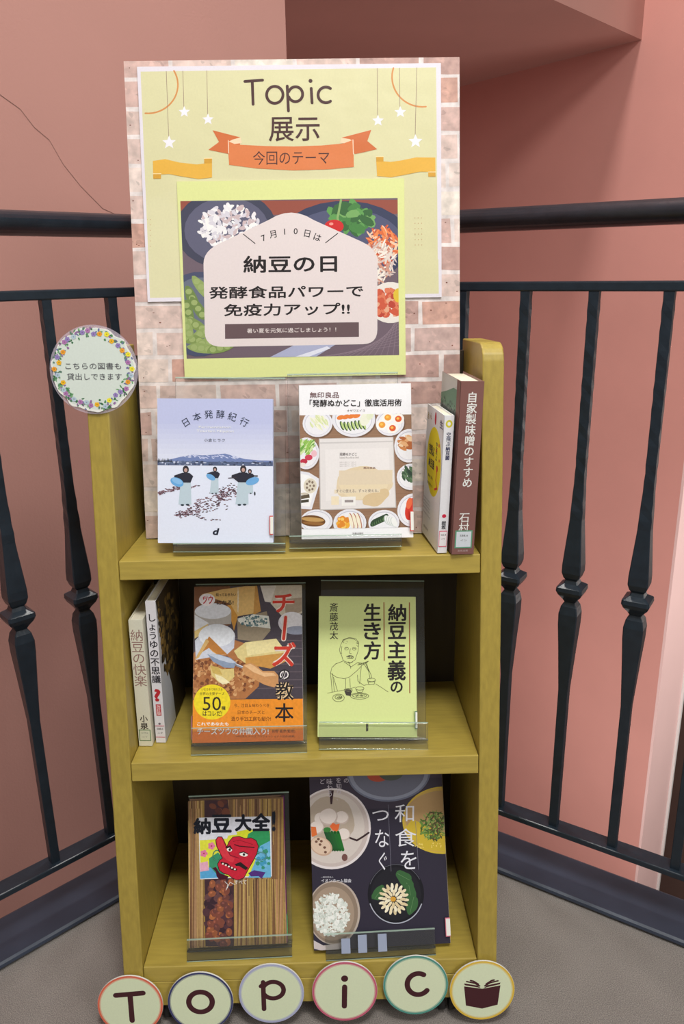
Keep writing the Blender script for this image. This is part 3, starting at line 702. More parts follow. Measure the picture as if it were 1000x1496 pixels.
for k in range(3): p.ell(298 + k * 16, 632, 8, 36, rgb(182, 116, 90), -.25); p.ell(295 + k * 16, 632, 7, 34, rgb(244, 236, 214), -.25)
plate(434, 640, 66, 54)
for k in range(6): p.ell(392 + k * 9, 640 - 4 * k, 12, 20, rgb(50, 74, 52), .7); p.ell(394 + k * 9, 641 - 4 * k, 8, 14, rgb(96, 130, 84), .7)
for k in range(4): p.ell(448 + k * 9, 630 + 3 * k, 12, 22, rgb(206, 214, 214), -.4); p.ell(451 + k * 9, 630 + 3 * k, 11, 21, rgb(240, 242, 242), -.4)
plate(560, 590, 70, 72); p.ell(548, 585, 24, 48, rgb(212, 58, 44), .2); p.ell(540, 560, 12, 24, rgb(232, 110, 70), .2); p.ell(566, 626, 18, 16, rgb(190, 40, 40))
# pouch
p.poly([(160, 284), (470, 280), (486, 578), (164, 584)], rgb(196, 190, 188)); p.poly([(164, 286), (467, 283), (482, 574), (168, 580)], rgb(230, 226, 226))
p.poly([(165, 300), (470, 296), (470, 302), (165, 306)], rgb(208, 204, 204)); p.poly([(186, 330), (450, 326), (462, 520), (190, 545)], rgb(236, 232, 232))
p.ell(345, 475, 118, 72, rgb(226, 208, 176), 0, 30, wob=.05); p.ell(345, 478, 104, 60, rgb(232, 216, 184), 0, 30, wob=.05); p.ell(400, 535, 60, 30, rgb(218, 194, 154), -.4, wob=.1)
p.rect(244, 418, 468, 478, rgb(226, 210, 184)); p.rect(212, 526, 244, 562, rgb(240, 226, 196)); p.rect(256, 528, 314, 566, rgb(240, 238, 236)); p.rect(268, 542, 304, 552, rgb(150, 140, 140))
p.poly([(225, 498), (416, 496), (416, 512), (225, 514)], rgb(232, 218, 192))
p.text('発酵ぬかどこ', 246, 344, 318, 357, rgb(70, 60, 60), .02); p.text('Salted Rice-Bran Bed', 246, 360, 326, 368, rgb(140, 130, 130))
for k in range(3): p.text('米ぬかと塩でつくりました', 246, 381 + k * 8, 316, 386 + k * 8, rgb(160, 150, 150))
p.text('無印良品', 346, 404, 396, 413, rgb(110, 60, 60), .03); p.text('すぐに使える。ずっと使える。', 232, 497, 410, 511, rgb(120, 100, 90), .01)
p.window()
p.text('無印良品', 123, 94, 243, 118, rgb(96, 44, 46), .012); p.text('「発酵ぬかどこ」徹底活用術', 122, 124, 503, 154, BLACK, .024)
p.text('オザワエイコ', 276, 166, 350, 176, rgb(110, 100, 110)); p.text('扶桑出版社', 302, 680, 348, 689, rgb(90, 80, 80))
M = bookframe(Z1, .0725, .0321, -1, 16, .2, .0145)
b = book('pickling_book', 'white book with plates of pickles around a clear pouch on its cover', M, .1416, .1950, .011, p, P_GLOSS, 'left', WHITE, rgb(238, 238, 242))
side_label(b, .1416, .008, .034, rgb(206, 70, 64))
easel('clear acrylic easel behind the white pickle book on the top shelf', M, -.0862, .0555, .0115, .2100, .0040, .0065)

# --- cheese book
F = (180, 840, 3.571)
p = Print(.1452, .2042, [(284.5, 857), (440.5, 856), (444, 1082), (281, 1086)], F)
p.fill(rgb(74, 64, 70)); W_ = lambda: None
p.rect(350, 50, 960, 640, rgb(74, 66, 76))
for k in range(7): p.line([(560, 330 + k * 44), (960, 345 + k * 40)], 4, rgb(104, 92, 100), cap=False)
p.poly([(360, 55), (560, 55), (560, 260), (360, 300)], rgb(124, 78, 46)); p.poly([(410, 100), (520, 75), (640, 60), (700, 60), (690, 200), (600, 215), (560, 150)], rgb(226, 186, 116)); p.poly([(690, 55), (700, 60), (720, 190), (680, 210)], rgb(198, 146, 74)); p.poly([(560, 150), (600, 215), (580, 290), (545, 160)], rgb(210, 150, 64))
p.poly([(715, 55), (800, 55), (800, 150), (740, 140)], rgb(222, 216, 208)); p.poly([(800, 55), (935, 55), (935, 200), (850, 240), (770, 150)], rgb(206, 196, 178)); p.poly([(840, 130), (935, 120), (935, 190), (850, 225)], rgb(168, 150, 130))
p.ell(880, 250, 70, 56, rgb(216, 214, 222)); p.ell(880, 235, 62, 40, rgb(232, 230, 236)); p.ell(905, 290, 60, 22, rgb(150, 156, 176))
p.poly([(355, 420), (440, 330), (560, 330), (650, 360), (720, 500), (710, 580), (640, 645), (355, 645)], rgb(176, 116, 70))
p.blobs(500, 530, 190, 110, [rgb(196, 140, 90), rgb(150, 90, 52), rgb(214, 166, 116), rgb(168, 106, 62), rgb(120, 70, 44)], 420, 8)
p.ell(470, 190, 96, 44, rgb(198, 200, 212)); p.poly([(374, 190), (374, 255), (420, 262), (566, 255), (566, 190)], rgb(184, 178, 172)); p.ell(470, 188, 94, 40, rgb(226, 228, 236))
p.poly([(374, 215), (445, 255), (440, 290), (374, 330)], rgb(224, 196, 128)); p.poly([(374, 205), (450, 250), (374, 290)], rgb(232, 234, 240))
p.ell(490, 320, 96, 66, rgb(226, 230, 240)); p.poly([(395, 320), (585, 318), (580, 380), (545, 412), (380, 440), (376, 340)], rgb(208, 212, 226)); p.ell(488, 316, 92, 58, rgb(232, 236, 244))
p.poly([(450, 318), (545, 412), (500, 418), (470, 400), (450, 380)], rgb(216, 160, 78)); p.poly([(450, 318), (390, 415), (450, 378), (500, 415), (545, 412)], rgb(190, 126, 60)); p.poly([(374, 440), (395, 430), (450, 345), (435, 330)], rgb(214, 176, 112))
p.poly([(596, 228), (750, 190), (770, 290), (720, 350), (600, 335)], rgb(152, 138, 116)); p.poly([(596, 228), (680, 205), (760, 215), (770, 280), (640, 262)], rgb(226, 228, 220))
p.blobs(680, 240, 74, 26, [rgb(112, 138, 140), rgb(84, 116, 124), rgb(236, 236, 228), rgb(206, 212, 200)], 110, 6)
p.poly([(580, 395), (640, 350), (800, 332), (850, 400), (850, 450), (770, 486), (640, 460), (600, 430)], rgb(224, 206, 142)); p.poly([(640, 430), (850, 405), (852, 450), (770, 488), (640, 462)], rgb(204, 150, 76)); p.poly([(640, 352), (800, 333), (845, 392), (650, 420)], rgb(238, 224, 166))
p.poly([(455, 468), (520, 490), (580, 486), (582, 530), (540, 570), (500, 560), (462, 520)], rgb(222, 200, 130)); p.poly([(480, 515), (520, 530), (560, 560), (520, 570), (490, 545)], rgb(242, 230, 186)); p.poly([(455, 470), (500, 480), (520, 520), (470, 510)], rgb(206, 176, 96))
p.poly([(440, 410), (500, 412), (560, 430), (592, 455), (580, 484), (530, 482), (470, 450)], rgb(142, 158, 184)); p.poly([(440, 410), (500, 414), (560, 434), (590, 456), (560, 458), (500, 440)], rgb(196, 206, 224))
p.line([(590, 466), (628, 482)], 13, rgb(140, 146, 160)); p.line([(590, 462), (628, 478)], 4, rgb(226, 230, 238))
p.poly([(622, 488), (634, 466), (664, 456), (690, 468), (730, 500), (790, 500), (812, 524), (812, 566), (790, 586), (740, 572), (680, 540), (640, 522)], rgb(206, 150, 98)); p.poly([(634, 472), (664, 462), (690, 476), (730, 508), (786, 510), (800, 524), (740, 530), (680, 505)], rgb(232, 188, 140))
for k in range(24): p.line([(random.uniform(596, 606), random.uniform(60, 200)), (random.uniform(596, 606), random.uniform(60, 200))], 1.5, rgb(236, 220, 190), cap=False)
p.poly([(340, 650), (960, 645), (960, 900), (340, 900)], rgb(236, 146, 42)); p.poly([(340, 820), (960, 810), (960, 900), (340, 900)], rgb(226, 120, 40))
p.ell(465, 662, 96, 92, rgb(240, 218, 42), n=40)
p.text('いま日本で味わえる', 410, 588, 520, 602, rgb(120, 100, 30), .01); p.text('世界の主要チーズ', 400, 610, 530, 626, rgb(120, 100, 30), .02)
p.text('50', 416, 634, 512, 706, rgb(48, 40, 30), .0); p.text('種', 514, 684, 536, 704, rgb(48, 40, 30), .03); p.text('はコレだ!', 416, 708, 518, 736, rgb(48, 40, 30), .02)
p.text('これであなたも', 386, 768, 552, 786, WHITE, .03); p.text('チーズツウの仲間入り!', 386, 798, 762, 834, rgb(170, 40, 20), .075); p.text('チーズツウの仲間入り!', 386, 798, 762, 834, WHITE, .03)
p.text('今、注目＆味わうべき', 580, 670, 764, 690, rgb(110, 56, 20), .01); p.text('日本のチーズと', 600, 706, 740, 726, rgb(110, 56, 20), .01); p.text('造り手25工房も紹介!', 566, 738, 774, 762, rgb(110, 56, 20), .02)
p.text('佐野 嘉彦(監修)', 778, 806, 900, 826, rgb(90, 40, 16), .015); p.text('NPO法人 チーズプロフェッショナル協会(編集)', 590, 836, 900, 850, rgb(90, 40, 16), .008)
p.ell(440, 128, 42, 32, rgb(244, 236, 240)); p.text('ツウ', 414, 106, 468, 150, rgb(196, 40, 60), .03, .1)
p.text('知っておきたい', 486, 95, 590, 112, rgb(70, 40, 30), .02); p.text('になる!', 490, 132, 578, 156, rgb(40, 28, 28), .03)
for dx, c_, bo in ((0, rgb(236, 220, 210), .075), (0, rgb(206, 60, 44), .03)):
    p.text('チ', 780, 100, 894, 198, c_, bo); p.line([(848, 222), (838, 334)], 26 if bo > .05 else 16, c_); p.text('ズ', 778, 350, 902, 478, c_, bo)
p.text('の', 812, 492, 872, 548, rgb(232, 226, 226), .06); p.text('の', 812, 492, 872, 548, BLACK, .01)
p.text('教', 796, 556, 892, 652, rgb(236, 206, 160), .06); p.text('教', 796, 556, 892, 652, BLACK, .016); p.text('本', 794, 668, 892, 766, BLACK, .016)
M = bookframe(Z2, -0.0756, -.0122, 1.4, 26.5, -.8, .0112)
b = book('cheese_book', 'cheese book with sliced cheeses and a knife above an orange band on its cover', M, .1452, .2042, .013, p, P_PHOTO, 'left', rgb(236, 226, 226), rgb(232, 226, 220))
box('call_number_label', (-.0750, -.0745, .003, .010, .004, .034), mat('pink_label', rgb(226, 150, 170), .4), b)
easel('clear acrylic easel holding the cheese book on the middle shelf', M, -.073, .0775, .0135, .2075, .0190, .0100)

# --- yellow book
F = (430, 840, 3.226)
p = Print(.1313, .1850, [(466.6, 871), (606.7, 873.5), (610.7, 1078), (464, 1077)], F)
p.fill(rgb(218, 230, 156)); LN_ = rgb(92, 96, 62)
p.line([(423, 132), (426, 405)], 5, rgb(158, 96, 50), cap=False); p.line([(542, 134), (547, 558)], 5, rgb(158, 96, 50), cap=False)
for ch, y0, y1 in (('納', 140, 220), ('豆', 224, 304), ('主', 312, 394), ('義', 402, 498), ('の', 502, 556)):
    p.text(ch, 440 + (16 if ch == 'の' else 2), y0, 528 - (14 if ch == 'の' else 0), y1, BLACK, .03)
for ch, y0, y1 in (('生', 136, 218), ('き', 224, 306), ('方', 312, 400)): p.text(ch, 328, y0, 410, y1, BLACK, .028)
for ch, y0, y1 in (('斎', 132, 174), ('藤', 178, 218), ('茂', 222, 260), ('太', 264, 302)): p.text(ch, 168, y0, 208, y1, rgb(50, 46, 40), .012)
def sk(pts, wd=2.1): p.line(pts, wd, LN_, cap=False)
def ska(cx, cy, rx, ry, a0, a1, wd=2.0): p.arc(cx, cy, rx, ry, a0, a1, wd, LN_, 14)
sk([(226, 335), (222, 370), (232, 402), (262, 416), (288, 400), (302, 360), (306, 322), (292, 300), (260, 294), (232, 304), (220, 330), (214, 352), (220, 372), (226, 366)]); ska(262, 318, 34, 20, 190, 330)
sk([(240, 345), (256, 342)]); sk([(276, 344), (292, 348)]); sk([(266, 346), (262, 368), (272, 370)]); sk([(250, 384), (262, 378), (280, 384), (278, 392), (252, 392)], 3.4); sk([(254, 408), (266, 414), (278, 408)], 3); p.blobs(264, 383, 16, 5, [rgb(110, 112, 80)], 26, 2.2); p.blobs(242, 312, 14, 12, [LN_], 14, 1.6); p.blobs(300, 322, 5, 16, [LN_], 14, 1.6); ska(248, 346, 9, 7, 0, 360); ska(284, 347, 9, 7, 0, 360)
sk([(232, 404), (196, 418), (178, 436), (172, 462), (200, 480), (236, 488), (262, 480), (296, 452), (330, 416), (300, 412), (270, 432), (236, 408)]); sk([(300, 412), (322, 424), (348, 410)]); sk([(262, 416), (268, 440)])
sk([(172, 456), (180, 552)]); sk([(182, 462), (190, 550)]); sk([(186, 480), (206, 548)]); sk([(244, 488), (244, 534)]); sk([(264, 486), (266, 530)]); sk([(300, 470), (302, 500), (330, 520), (356, 514)])
sk([(318, 430), (310, 512)]); sk([(300, 424), (352, 406)], 3.4); sk([(330, 418), (352, 452), (360, 490)]); sk([(342, 414), (350, 440), (364, 470), (368, 488)]); sk([(336, 412), (356, 456)])
ska(366, 494, 19, 8, 0, 360); sk([(347, 494), (354, 516), (378, 516), (385, 494)]); sk([(352, 504), (382, 502)]); sk([(386, 512), (446, 552)], 1.6); sk([(156, 556), (240, 540), (290, 528)], 1.6)
ska(256, 542, 20, 8, 0, 360); p.poly([(237, 544), (246, 566), (266, 570), (275, 544), (256, 550)], rgb(70, 66, 60)); p.ell(256, 543, 15, 5, rgb(90, 86, 70))
ska(311, 534, 20, 8, 0, 360); sk([(292, 536), (300, 552), (322, 552), (330, 536)]); ska(210, 578, 28, 18, 0, 360); ska(210, 575, 17, 9, 0, 360); ska(310, 570, 44, 15, 0, 360); ska(310, 568, 34, 9, 0, 360)
p.blobs(212, 575, 12, 5, [LN_], 16, 2); p.blobs(310, 567, 26, 5, [LN_], 22, 2)
p.text('壽芸館', 344, 702, 352, 738, rgb(60, 56, 40), .02)
p.line([(344, 702), (344, 738)], 5, rgb(70, 66, 50), cap=False)
M = bookframe(Z2, 0.0814, -.0087, -.1, 27.2, -1.5, .0118)
b = book('essay_book', 'pale yellow book with a line drawing of a moustached man eating on its cover', M, .1313, .1850, .014, p, P_MATTE, 'right', rgb(240, 244, 190), rgb(236, 242, 180))
side_label(b, .1313, .011, .034, rgb(86, 128, 96), wd=.003)
easel('clear acrylic easel holding the pale yellow book on the middle shelf', M, -.0635, .0795, .0145, .2070, .0190, .0104)

# --- straw and beans book
F = (240, 1130, 4.545)
p = Print(.1324, .1913, [(275, 1169.6), (414, 1165), (420, 1378), (276, 1386)], F)
p.fill(rgb(122, 94, 66))
for k in range(150):
    x_ = random.uniform(155, 825); c_ = random.choice([rgb(170, 136, 84), rgb(150, 112, 70), rgb(190, 158, 100), rgb(128, 92, 62), rgb(160, 130, 70), rgb(98, 66, 50), rgb(178, 140, 104)])
    w_ = random.uniform(3, 15); y0 = 170 if random.random() < .7 else random.uniform(180, 900); sk_ = random.uniform(-14, 14)
    p.poly([(x_, y0), (x_ + w_, y0), (x_ + w_ + sk_, 1180), (x_ + sk_, 1180)], c_, 5e-6)
p.poly([(270, 175), (425, 175), (470, 690), (466, 1150), (275, 1150), (268, 700)], rgb(70, 46, 54)); p.blobs(368, 920, 92, 220, [rgb(84, 54, 62), rgb(104, 70, 72), rgb(60, 40, 50)], 80, 26)
for _ in range(58): x_, y_ = random.uniform(290, 450), random.uniform(720, 1140); a_ = random.random() * 3; c_ = random.choice([rgb(154, 92, 62), rgb(176, 108, 66), rgb(130, 74, 60), rgb(110, 66, 60)]); p.ell(x_, y_, 27, 21, c_, a_, 14); p.ell(x_ - 6, y_ - 7, 9, 6, tuple(min(1, q * 1.7) for q in c_[:3]) + (1,), a_, 8)
for _ in range(10): p.ell(random.uniform(320, 420), random.uniform(185, 290), 26, 18, random.choice([rgb(120, 70, 54), rgb(92, 52, 48)]), random.random(), 12)
for k in range(26):
    x_ = random.uniform(462, 812); p.line([(x_, 700), (x_ + random.uniform(-8, 16), 1150)], random.uniform(2, 7), random.choice([rgb(204, 174, 110), rgb(186, 156, 92), rgb(88, 60, 48), rgb(196, 150, 110)]), cap=False)
for k in range(10): x_ = random.uniform(165, 255); p.line([(x_, 230), (x_ + 6, 1150)], random.uniform(2, 6), random.choice([rgb(196, 160, 110), rgb(140, 102, 72)]), cap=False)
p.poly([(230, 290), (712, 285), (718, 682), (238, 700)], rgb(236, 240, 248)); p.poly([(236, 430), (705, 380), (711, 676), (244, 693)], rgb(232, 232, 70))
p.window(232, 290, 712, 690)
p.poly([(230, 290), (712, 290), (712, 380), (560, 390), (430, 400), (420, 430), (230, 440)], rgb(228, 230, 242)); p.poly([(480, 385), (560, 370), (640, 380), (600, 430), (500, 430)], rgb(226, 232, 50))
p.poly([(560, 400), (600, 378), (700, 380), (716, 460), (660, 520), (590, 560), (550, 440)], rgb(50, 156, 96)); p.poly([(640, 480), (716, 440), (716, 690), (560, 690), (600, 600)], rgb(110, 186, 226)); p.blobs(660, 560, 44, 70, [rgb(70, 160, 200), rgb(60, 150, 120), rgb(130, 200, 236)], 34, 12)
p.poly([(300, 560), (360, 520), (420, 600), (400, 690), (300, 690)], rgb(60, 150, 110)); p.poly([(238, 640), (310, 620), (370, 690), (240, 696)], rgb(90, 170, 220)); p.poly([(238, 590), (290, 580), (300, 640), (240, 650)], rgb(234, 176, 200))
for fx, fy in ((265, 528), (316, 478)):
    for k in range(5): p.ell(fx + 15 * math.cos(k * 1.257), fy + 15 * math.sin(k * 1.257), 11, 11, rgb(232, 130, 170), 0, 10)
    p.ell(fx, fy, 6, 6, rgb(196, 60, 110))
p.window()
p.poly([(560, 660), (600, 640), (676, 655), (650, 696), (630, 680), (580, 682)], rgb(84, 50, 130))
p.arc(352, 542, 26, 34, 0, 360, 7, rgb(40, 60, 60)); p.arc(352, 542, 26, 34, 0, 360, 3, rgb(90, 176, 140)); p.arc(640, 548, 42, 26, 0, 360, 7, rgb(40, 60, 60)); p.arc(640, 548, 42, 26, 0, 360, 3, rgb(110, 186, 190))
OUT = [(346, 440), (360, 420), (384, 420), (400, 450), (418, 490), (436, 450), (460, 422), (500, 418), (540, 432), (580, 428), (612, 446), (626, 482), (616, 530), (590, 580), (556, 640), (530, 690), (490, 704), (455, 690), (430, 668), (400, 660), (370, 640), (358, 600), (372, 575), (392, 560), (372, 520), (352, 478)]
p.line(OUT, 9, rgb(30, 22, 30), closed=True); p.poly(OUT, rgb(206, 36, 60))
p.poly([(350, 440), (362, 424), (382, 424), (398, 455), (420, 510), (440, 545), (470, 560), (460, 590), (420, 575), (385, 540), (360, 490)], rgb(222, 60, 74)); p.line([(400, 450), (440, 540), (500, 560)], 5, rgb(120, 14, 36)); p.line([(460, 450), (500, 440), (590, 470)], 4, rgb(150, 20, 40)); p.line([(470, 470), (500, 480), (600, 490)], 7, rgb(60, 12, 24)); p.line([(412, 490), (440, 478), (452, 500)], 7, rgb(60, 12, 24))
for ex, ey, ew in ((530, 536, 28), (436, 503, 18)): p.ell(ex, ey, ew, 13, rgb(250, 246, 240), .2); p.ell(ex + 2, ey, 8, 9, BLACK); p.line([(ex - ew, ey - 10), (ex, ey - 17), (ex + ew, ey - 4)], 6, BLACK)
p.poly([(470, 600), (510, 585), (560, 625), (545, 640), (500, 612), (480, 612)], BLACK); p.line([(384, 590), (420, 600), (450, 630), (480, 636)], 15, rgb(70, 8, 22))
for q in range(5): p.ell(392 + q * 20, 597 + q * 9, 7, 6, rgb(246, 240, 230), n=8)
p.poly([(322, 625), (345, 618), (372, 660), (430, 680), (420, 700), (370, 704), (350, 680), (345, 650)], rgb(70, 18, 40))
p.line([(405, 715), (425, 735), (415, 770), (440, 720), (470, 735)], 3, WHITE); p.text('すべて', 470, 706, 550, 734, WHITE, 0)
for bo, cc in ((.065, rgb(232, 226, 236)), (.045, rgb(22, 26, 40))): pass
for ch, x0, x1, y0, y1 in (('納', 194, 312, 290, 402), ('豆', 316, 452, 268, 392), ('大', 470, 585, 268, 384), ('全', 582, 708, 262, 384), ('!', 716, 742, 246, 388)): p.text(ch, x0, y0, x1, y1, rgb(22, 26, 40), .05)
M = bookframe(Z3, -0.0987, -.0622, 1.3, 25.7, .3, .0115)
b = book('natto_book', 'brown straw and bean photo book with a red long-nosed mask on its cover', M, .1324, .1913, .014, p, P_PHOTO, 'right', rgb(150, 60, 140), rgb(150, 120, 100))
box('call_number_label', (.0660, .0676, .003, .011, .010, .036), mat('green_label', rgb(90, 190, 120), .4), b)
easel('clear acrylic easel holding the straw-pattern book on the bottom shelf', M, -.0680, .0735, .0145, .1935, .0125, .0100)

# --- dark Japanese food book
F = (430, 1120, 3.226)
p = Print(.1859, .2387, [(452, 1120), (644.5, 1116), (659, 1377), (459.5, 1390)], F)
p.fill(rgb(50, 46, 62)); p.rect(40, -40, 780, 190, rgb(74, 62, 78)); p.rect(40, 60, 780, 200, rgb(62, 54, 70))
p.ell(448, 30, 196, 138, rgb(112, 118, 140), n=40); p.ell(448, 30, 188, 130, rgb(146, 152, 172), n=40); p.ell(448, 34, 168, 112, rgb(110, 112, 130), n=40); p.ell(400, 44, 52, 30, rgb(190, 84, 60)); p.ell(460, 30, 60, 40, rgb(88, 96, 84))
p.ell(180, 292, 186, 192, rgb(232, 224, 226), n=44); p.ell(180, 290, 176, 182, rgb(204, 190, 186), n=44); p.ell(176, 288, 160, 168, rgb(216, 206, 200), n=44)
p.ell(170, 250, 120, 110, rgb(190, 174, 158), wob=.04)
for x_, y_, r in ((228, 240, 34), (128, 244, 32), (165, 235, 44), (110, 285, 34), (238, 320, 32)): p.ell(x_, y_, r, r * .92, rgb(206, 188, 180), n=18); p.ell(x_ - 2, y_ - 3, r * .92, r * .82, rgb(236, 224, 218), n=18, wob=.03)
p.poly([(80, 280), (104, 282), (110, 320), (84, 330)], rgb(226, 116, 60)); p.poly([(170, 280), (186, 262), (200, 272), (218, 268), (214, 290), (206, 306), (186, 300)], rgb(232, 110, 56))
for k in range(5): p.line([(150 + k * 15, 308), (182 + k * 13, 392)], 14, rgb(36, 84 + 8 * k, 48)); 
p.ell(158, 296, 18, 12, rgb(60, 130, 60)); p.ell(130, 374, 56, 42, rgb(206, 172, 150), .5); p.ell(128, 372, 50, 37, rgb(226, 200, 178), .5)
for x_, y_ in ((106, 352), (124, 366), (146, 380), (150, 402), (116, 340), (130, 350)): p.ell(x_, y_, 7, 6, rgb(120, 84, 70))
p.line([(268, 336), (300, 348), (330, 330), (356, 312)], 9, rgb(60, 40, 44)); p.ell(242, 428, 14, 17, rgb(120, 80, 76)); p.poly([(168, 110), (190, 110), (182, 176), (174, 176)], rgb(60, 34, 44))
p.ell(700, 258, 186, 156, rgb(214, 186, 60), n=44); p.ell(700, 256, 180, 150, rgb(206, 172, 84), n=44); p.ell(700, 240, 176, 120, rgb(186, 152, 104), n=40)
p.poly([(530, 290), (560, 250), (720, 330), (720, 405), (620, 392), (560, 345)], rgb(210, 182, 58))
p.blobs(660, 282, 62, 66, [rgb(84, 118, 50), rgb(112, 148, 66), rgb(64, 90, 46), rgb(140, 168, 90), rgb(90, 74, 50)], 210, 12, asp=.25)
p.blobs(640, 375, 70, 14, [rgb(238, 216, 120)], 24, 3)
p.ell(190, 690, 126, 152, rgb(190, 176, 166), n=44); p.ell(188, 690, 118, 146, rgb(146, 128, 112), n=44); p.ell(184, 694, 104, 128, rgb(168, 148, 130), n=40)
p.blobs(178, 700, 84, 100, [rgb(236, 240, 234), rgb(222, 228, 222), rgb(246, 248, 244), rgb(204, 212, 204)], 420, 10, asp=.55)
p.poly([(90, 820), (140, 846), (216, 836), (260, 800), (250, 850), (170, 880), (90, 860)], rgb(206, 196, 196))
p.ell(484, 600, 132, 142, rgb(26, 26, 34), n=44); p.arc(484, 600, 128, 138, 20, 160, 5, rgb(180, 184, 200), 30); p.ell(484, 600, 118, 124, rgb(34, 34, 42), n=44); p.arc(484, 600, 128, 138, 200, 330, 2, rgb(110, 110, 124), 30)
for x_, y_, a_, L in ((535, 550, .9, 50), (552, 600, 1.4, 52), (560, 650, 1.8, 46), (520, 520, .5, 40), (404, 596, 2.2, 40)): p.ell(x_, y_, L, 26, rgb(60, 104, 62), a_, 16, wob=.08); p.line([(x_ - L * .8 * math.cos(a_), y_ - L * .8 * math.sin(a_)), (x_ + L * .8 * math.cos(a_), y_ + L * .8 * math.sin(a_))], 1.6, rgb(110, 150, 100))
for ring, n_ in ((58, 18), (44, 14), (28, 10)):
    for k in range(n_): a_ = k * 6.283 / n_ + ring; p.ell(474 + ring * math.cos(a_), 624 + ring * 1.06 * math.sin(a_), 15, 7, random.choice([rgb(240, 226, 190), rgb(226, 208, 166), rgb(248, 240, 214)]), a_, 10)
p.ell(472, 624, 13, 12, rgb(222, 164, 60))
p.line([(447, 182), (462, 494)], 1.6, rgb(130, 128, 146), cap=False); p.line([(575, 262), (590, 486)], 1.6, rgb(130, 128, 146), cap=False)
for ch, x0, y0, x1, y1 in (('和', 478, 182, 568, 264), ('食', 480, 294, 580, 378), ('を', 506, 398, 580, 484), ('つ', 372, 208, 450, 256), ('な', 386, 298, 452, 380), ('ぐ', 404, 404, 442, 488)): p.text(ch, x0, y0, x1, y1, rgb(236, 236, 246), .004)
for s_, x_, y0, y1 in (('の', 247, 52, 78), ('を知り、', 212, 50, 160), ('味わう', 168, 54, 142), ('ど', 132, 54, 80)): p.vert(s_, x_, y0, x_ + 3, y1, rgb(214, 206, 218), 0)
p.text('一般社団法人', 128, 516, 188, 524, rgb(220, 220, 230)); p.text('イオンホーム協会', 130, 528, 274, 546, rgb(226, 226, 236), .02)
M = bookframe(Z3, 0.0976, -.0678, 2.2, 25.7, -.2, .0086)
b = book('cookery_book', 'large dark cookery book with bowls of rice and simmered vegetables on its cover', M, .1859, .2387, .0075, p, P_GLOSS, 'right', rgb(206, 196, 180), rgb(60, 54, 66))
side_label(b, .1859, .010, .034, rgb(222, 120, 144), wd=.0062)
e = easel('clear acrylic easel holding the large dark cookery book on the bottom shelf', M, -.0770, .0715, .008, .205, .0215, .0066)

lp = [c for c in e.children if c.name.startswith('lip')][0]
for x_ in (-.056, -.0335, -.0065): box('reflection_strip', (x_, x_ + .012, -.0083, -.0080, -.003, .0195 if x_ > -.05 else .016), mat('pale_reflection', rgb(158, 168, 192), .3), lp)  # pale reflections on the lip, modelled as thin coloured strips
# ================================================================== SPINE-OUT BOOKS
def spine_book(name, label, x, y, z, w, h, t, yaw, roll, spine_art, cover_art, spine_col, cover_col, cover_side, mt=P_MATTE):
    """book standing spine-out; x,y,z = left front bottom corner; w = depth of the cover, t = thickness."""
    M = frame_matrix(x, y, z, yaw, 0, roll)
    r = thing(name, label, 'book', M)
    cm = mat(name + '_cover_stock', cover_col, .4); sm = mat(name + '_spine_stock', spine_col, .4)
    bm = bmesh.new(); add_box(bm, 0, .0011, .001, w, 0, h, .0003); add_box(bm, t - .0011, t, .001, w, 0, h, .0003); from_bm('cover', bm, cm, r)
    n = 8; P = [(t / 2 - (t / 2 - .0001) * math.cos(math.pi * i / n), .0016 - .0016 * math.sin(math.pi * i / n)) for i in range(n + 1)] + [(t - .0001, .003), (.0001, .003)]
    prism('spine', P, 'z', .0001, h - .0001, sm, r)
    box('page_block', (.0011, t - .0011, .003, w - .003, .002, h - .0025), PAGES, r)
    spine_art.build('spine_print', mt, r, (0, -.0002, 0))
    if cover_art:
        if cover_side == 'left': cover_art.build('cover_print', mt, r, (-.0002, w, 0), (0, -1, 0), (0, 0, 1), (-1, 0, 0))
        else: cover_art.build('cover_print', mt, r, (t + .0002, .001, 0), (0, 1, 0), (0, 0, 1), (1, 0, 0))
    return r
def art(w, h): return Print(w, h, [(0, 0), (w * 1000, 0), (w * 1000, h * 1000), (0, h * 1000)])
# brown book
p = art(.0275, .212); p.fill(rgb(134, 92, 86)); p.vert('自家製味噌のすすめ', 14, 12, 14, 127, WHITE, .02, 1.0, .98); p.vert('石村', 13, 158, 13, 184, WHITE, .01)
p.rect(3, 181, 24.5, 204, rgb(100, 160, 130)); p.rect(4.6, 182.6, 23, 202.4, rgb(216, 222, 230)); p.text('588.6', 9, 186.5, 19, 189, BLACK); p.text('イシ', 10, 192.5, 18, 195, BLACK); p.text('文化出版', 7, 206, 20, 208.5, rgb(200, 180, 180))
q = art(.094, .212); q.fill(rgb(134, 92, 86)); q.window(0, 0, 78, 82); q.fill(rgb(196, 200, 200)); q.rect(0, 12, 78, 82, rgb(112, 148, 126)); q.poly([(0, 0), (78, 0), (78, 8), (30, 20), (0, 26)], rgb(214, 214, 212))
q.rect(0, 38, 78, 82, rgb(122, 134, 130))
for _ in range(160): q.ell(random.uniform(0, 78), random.uniform(30, 80), random.uniform(1, 3), 1.1, random.choice([rgb(70, 84, 80), rgb(160, 172, 168), rgb(96, 110, 104)]), random.random(), 7, 4e-6)
q.window(); q.rect(10, 100, 68, 106, WHITE); q.rect(6, 150, 76, 190, rgb(120, 80, 76))
spine_book('miso_book', 'thick brown book with white brush lettering on its spine, leaning on the right side panel', .1870, -.0040, shelf_z(Z1, -.004) + .0020, .095, .212, .0275, 5, -1.5, p, q, rgb(134, 92, 86), rgb(128, 86, 80), 'left')
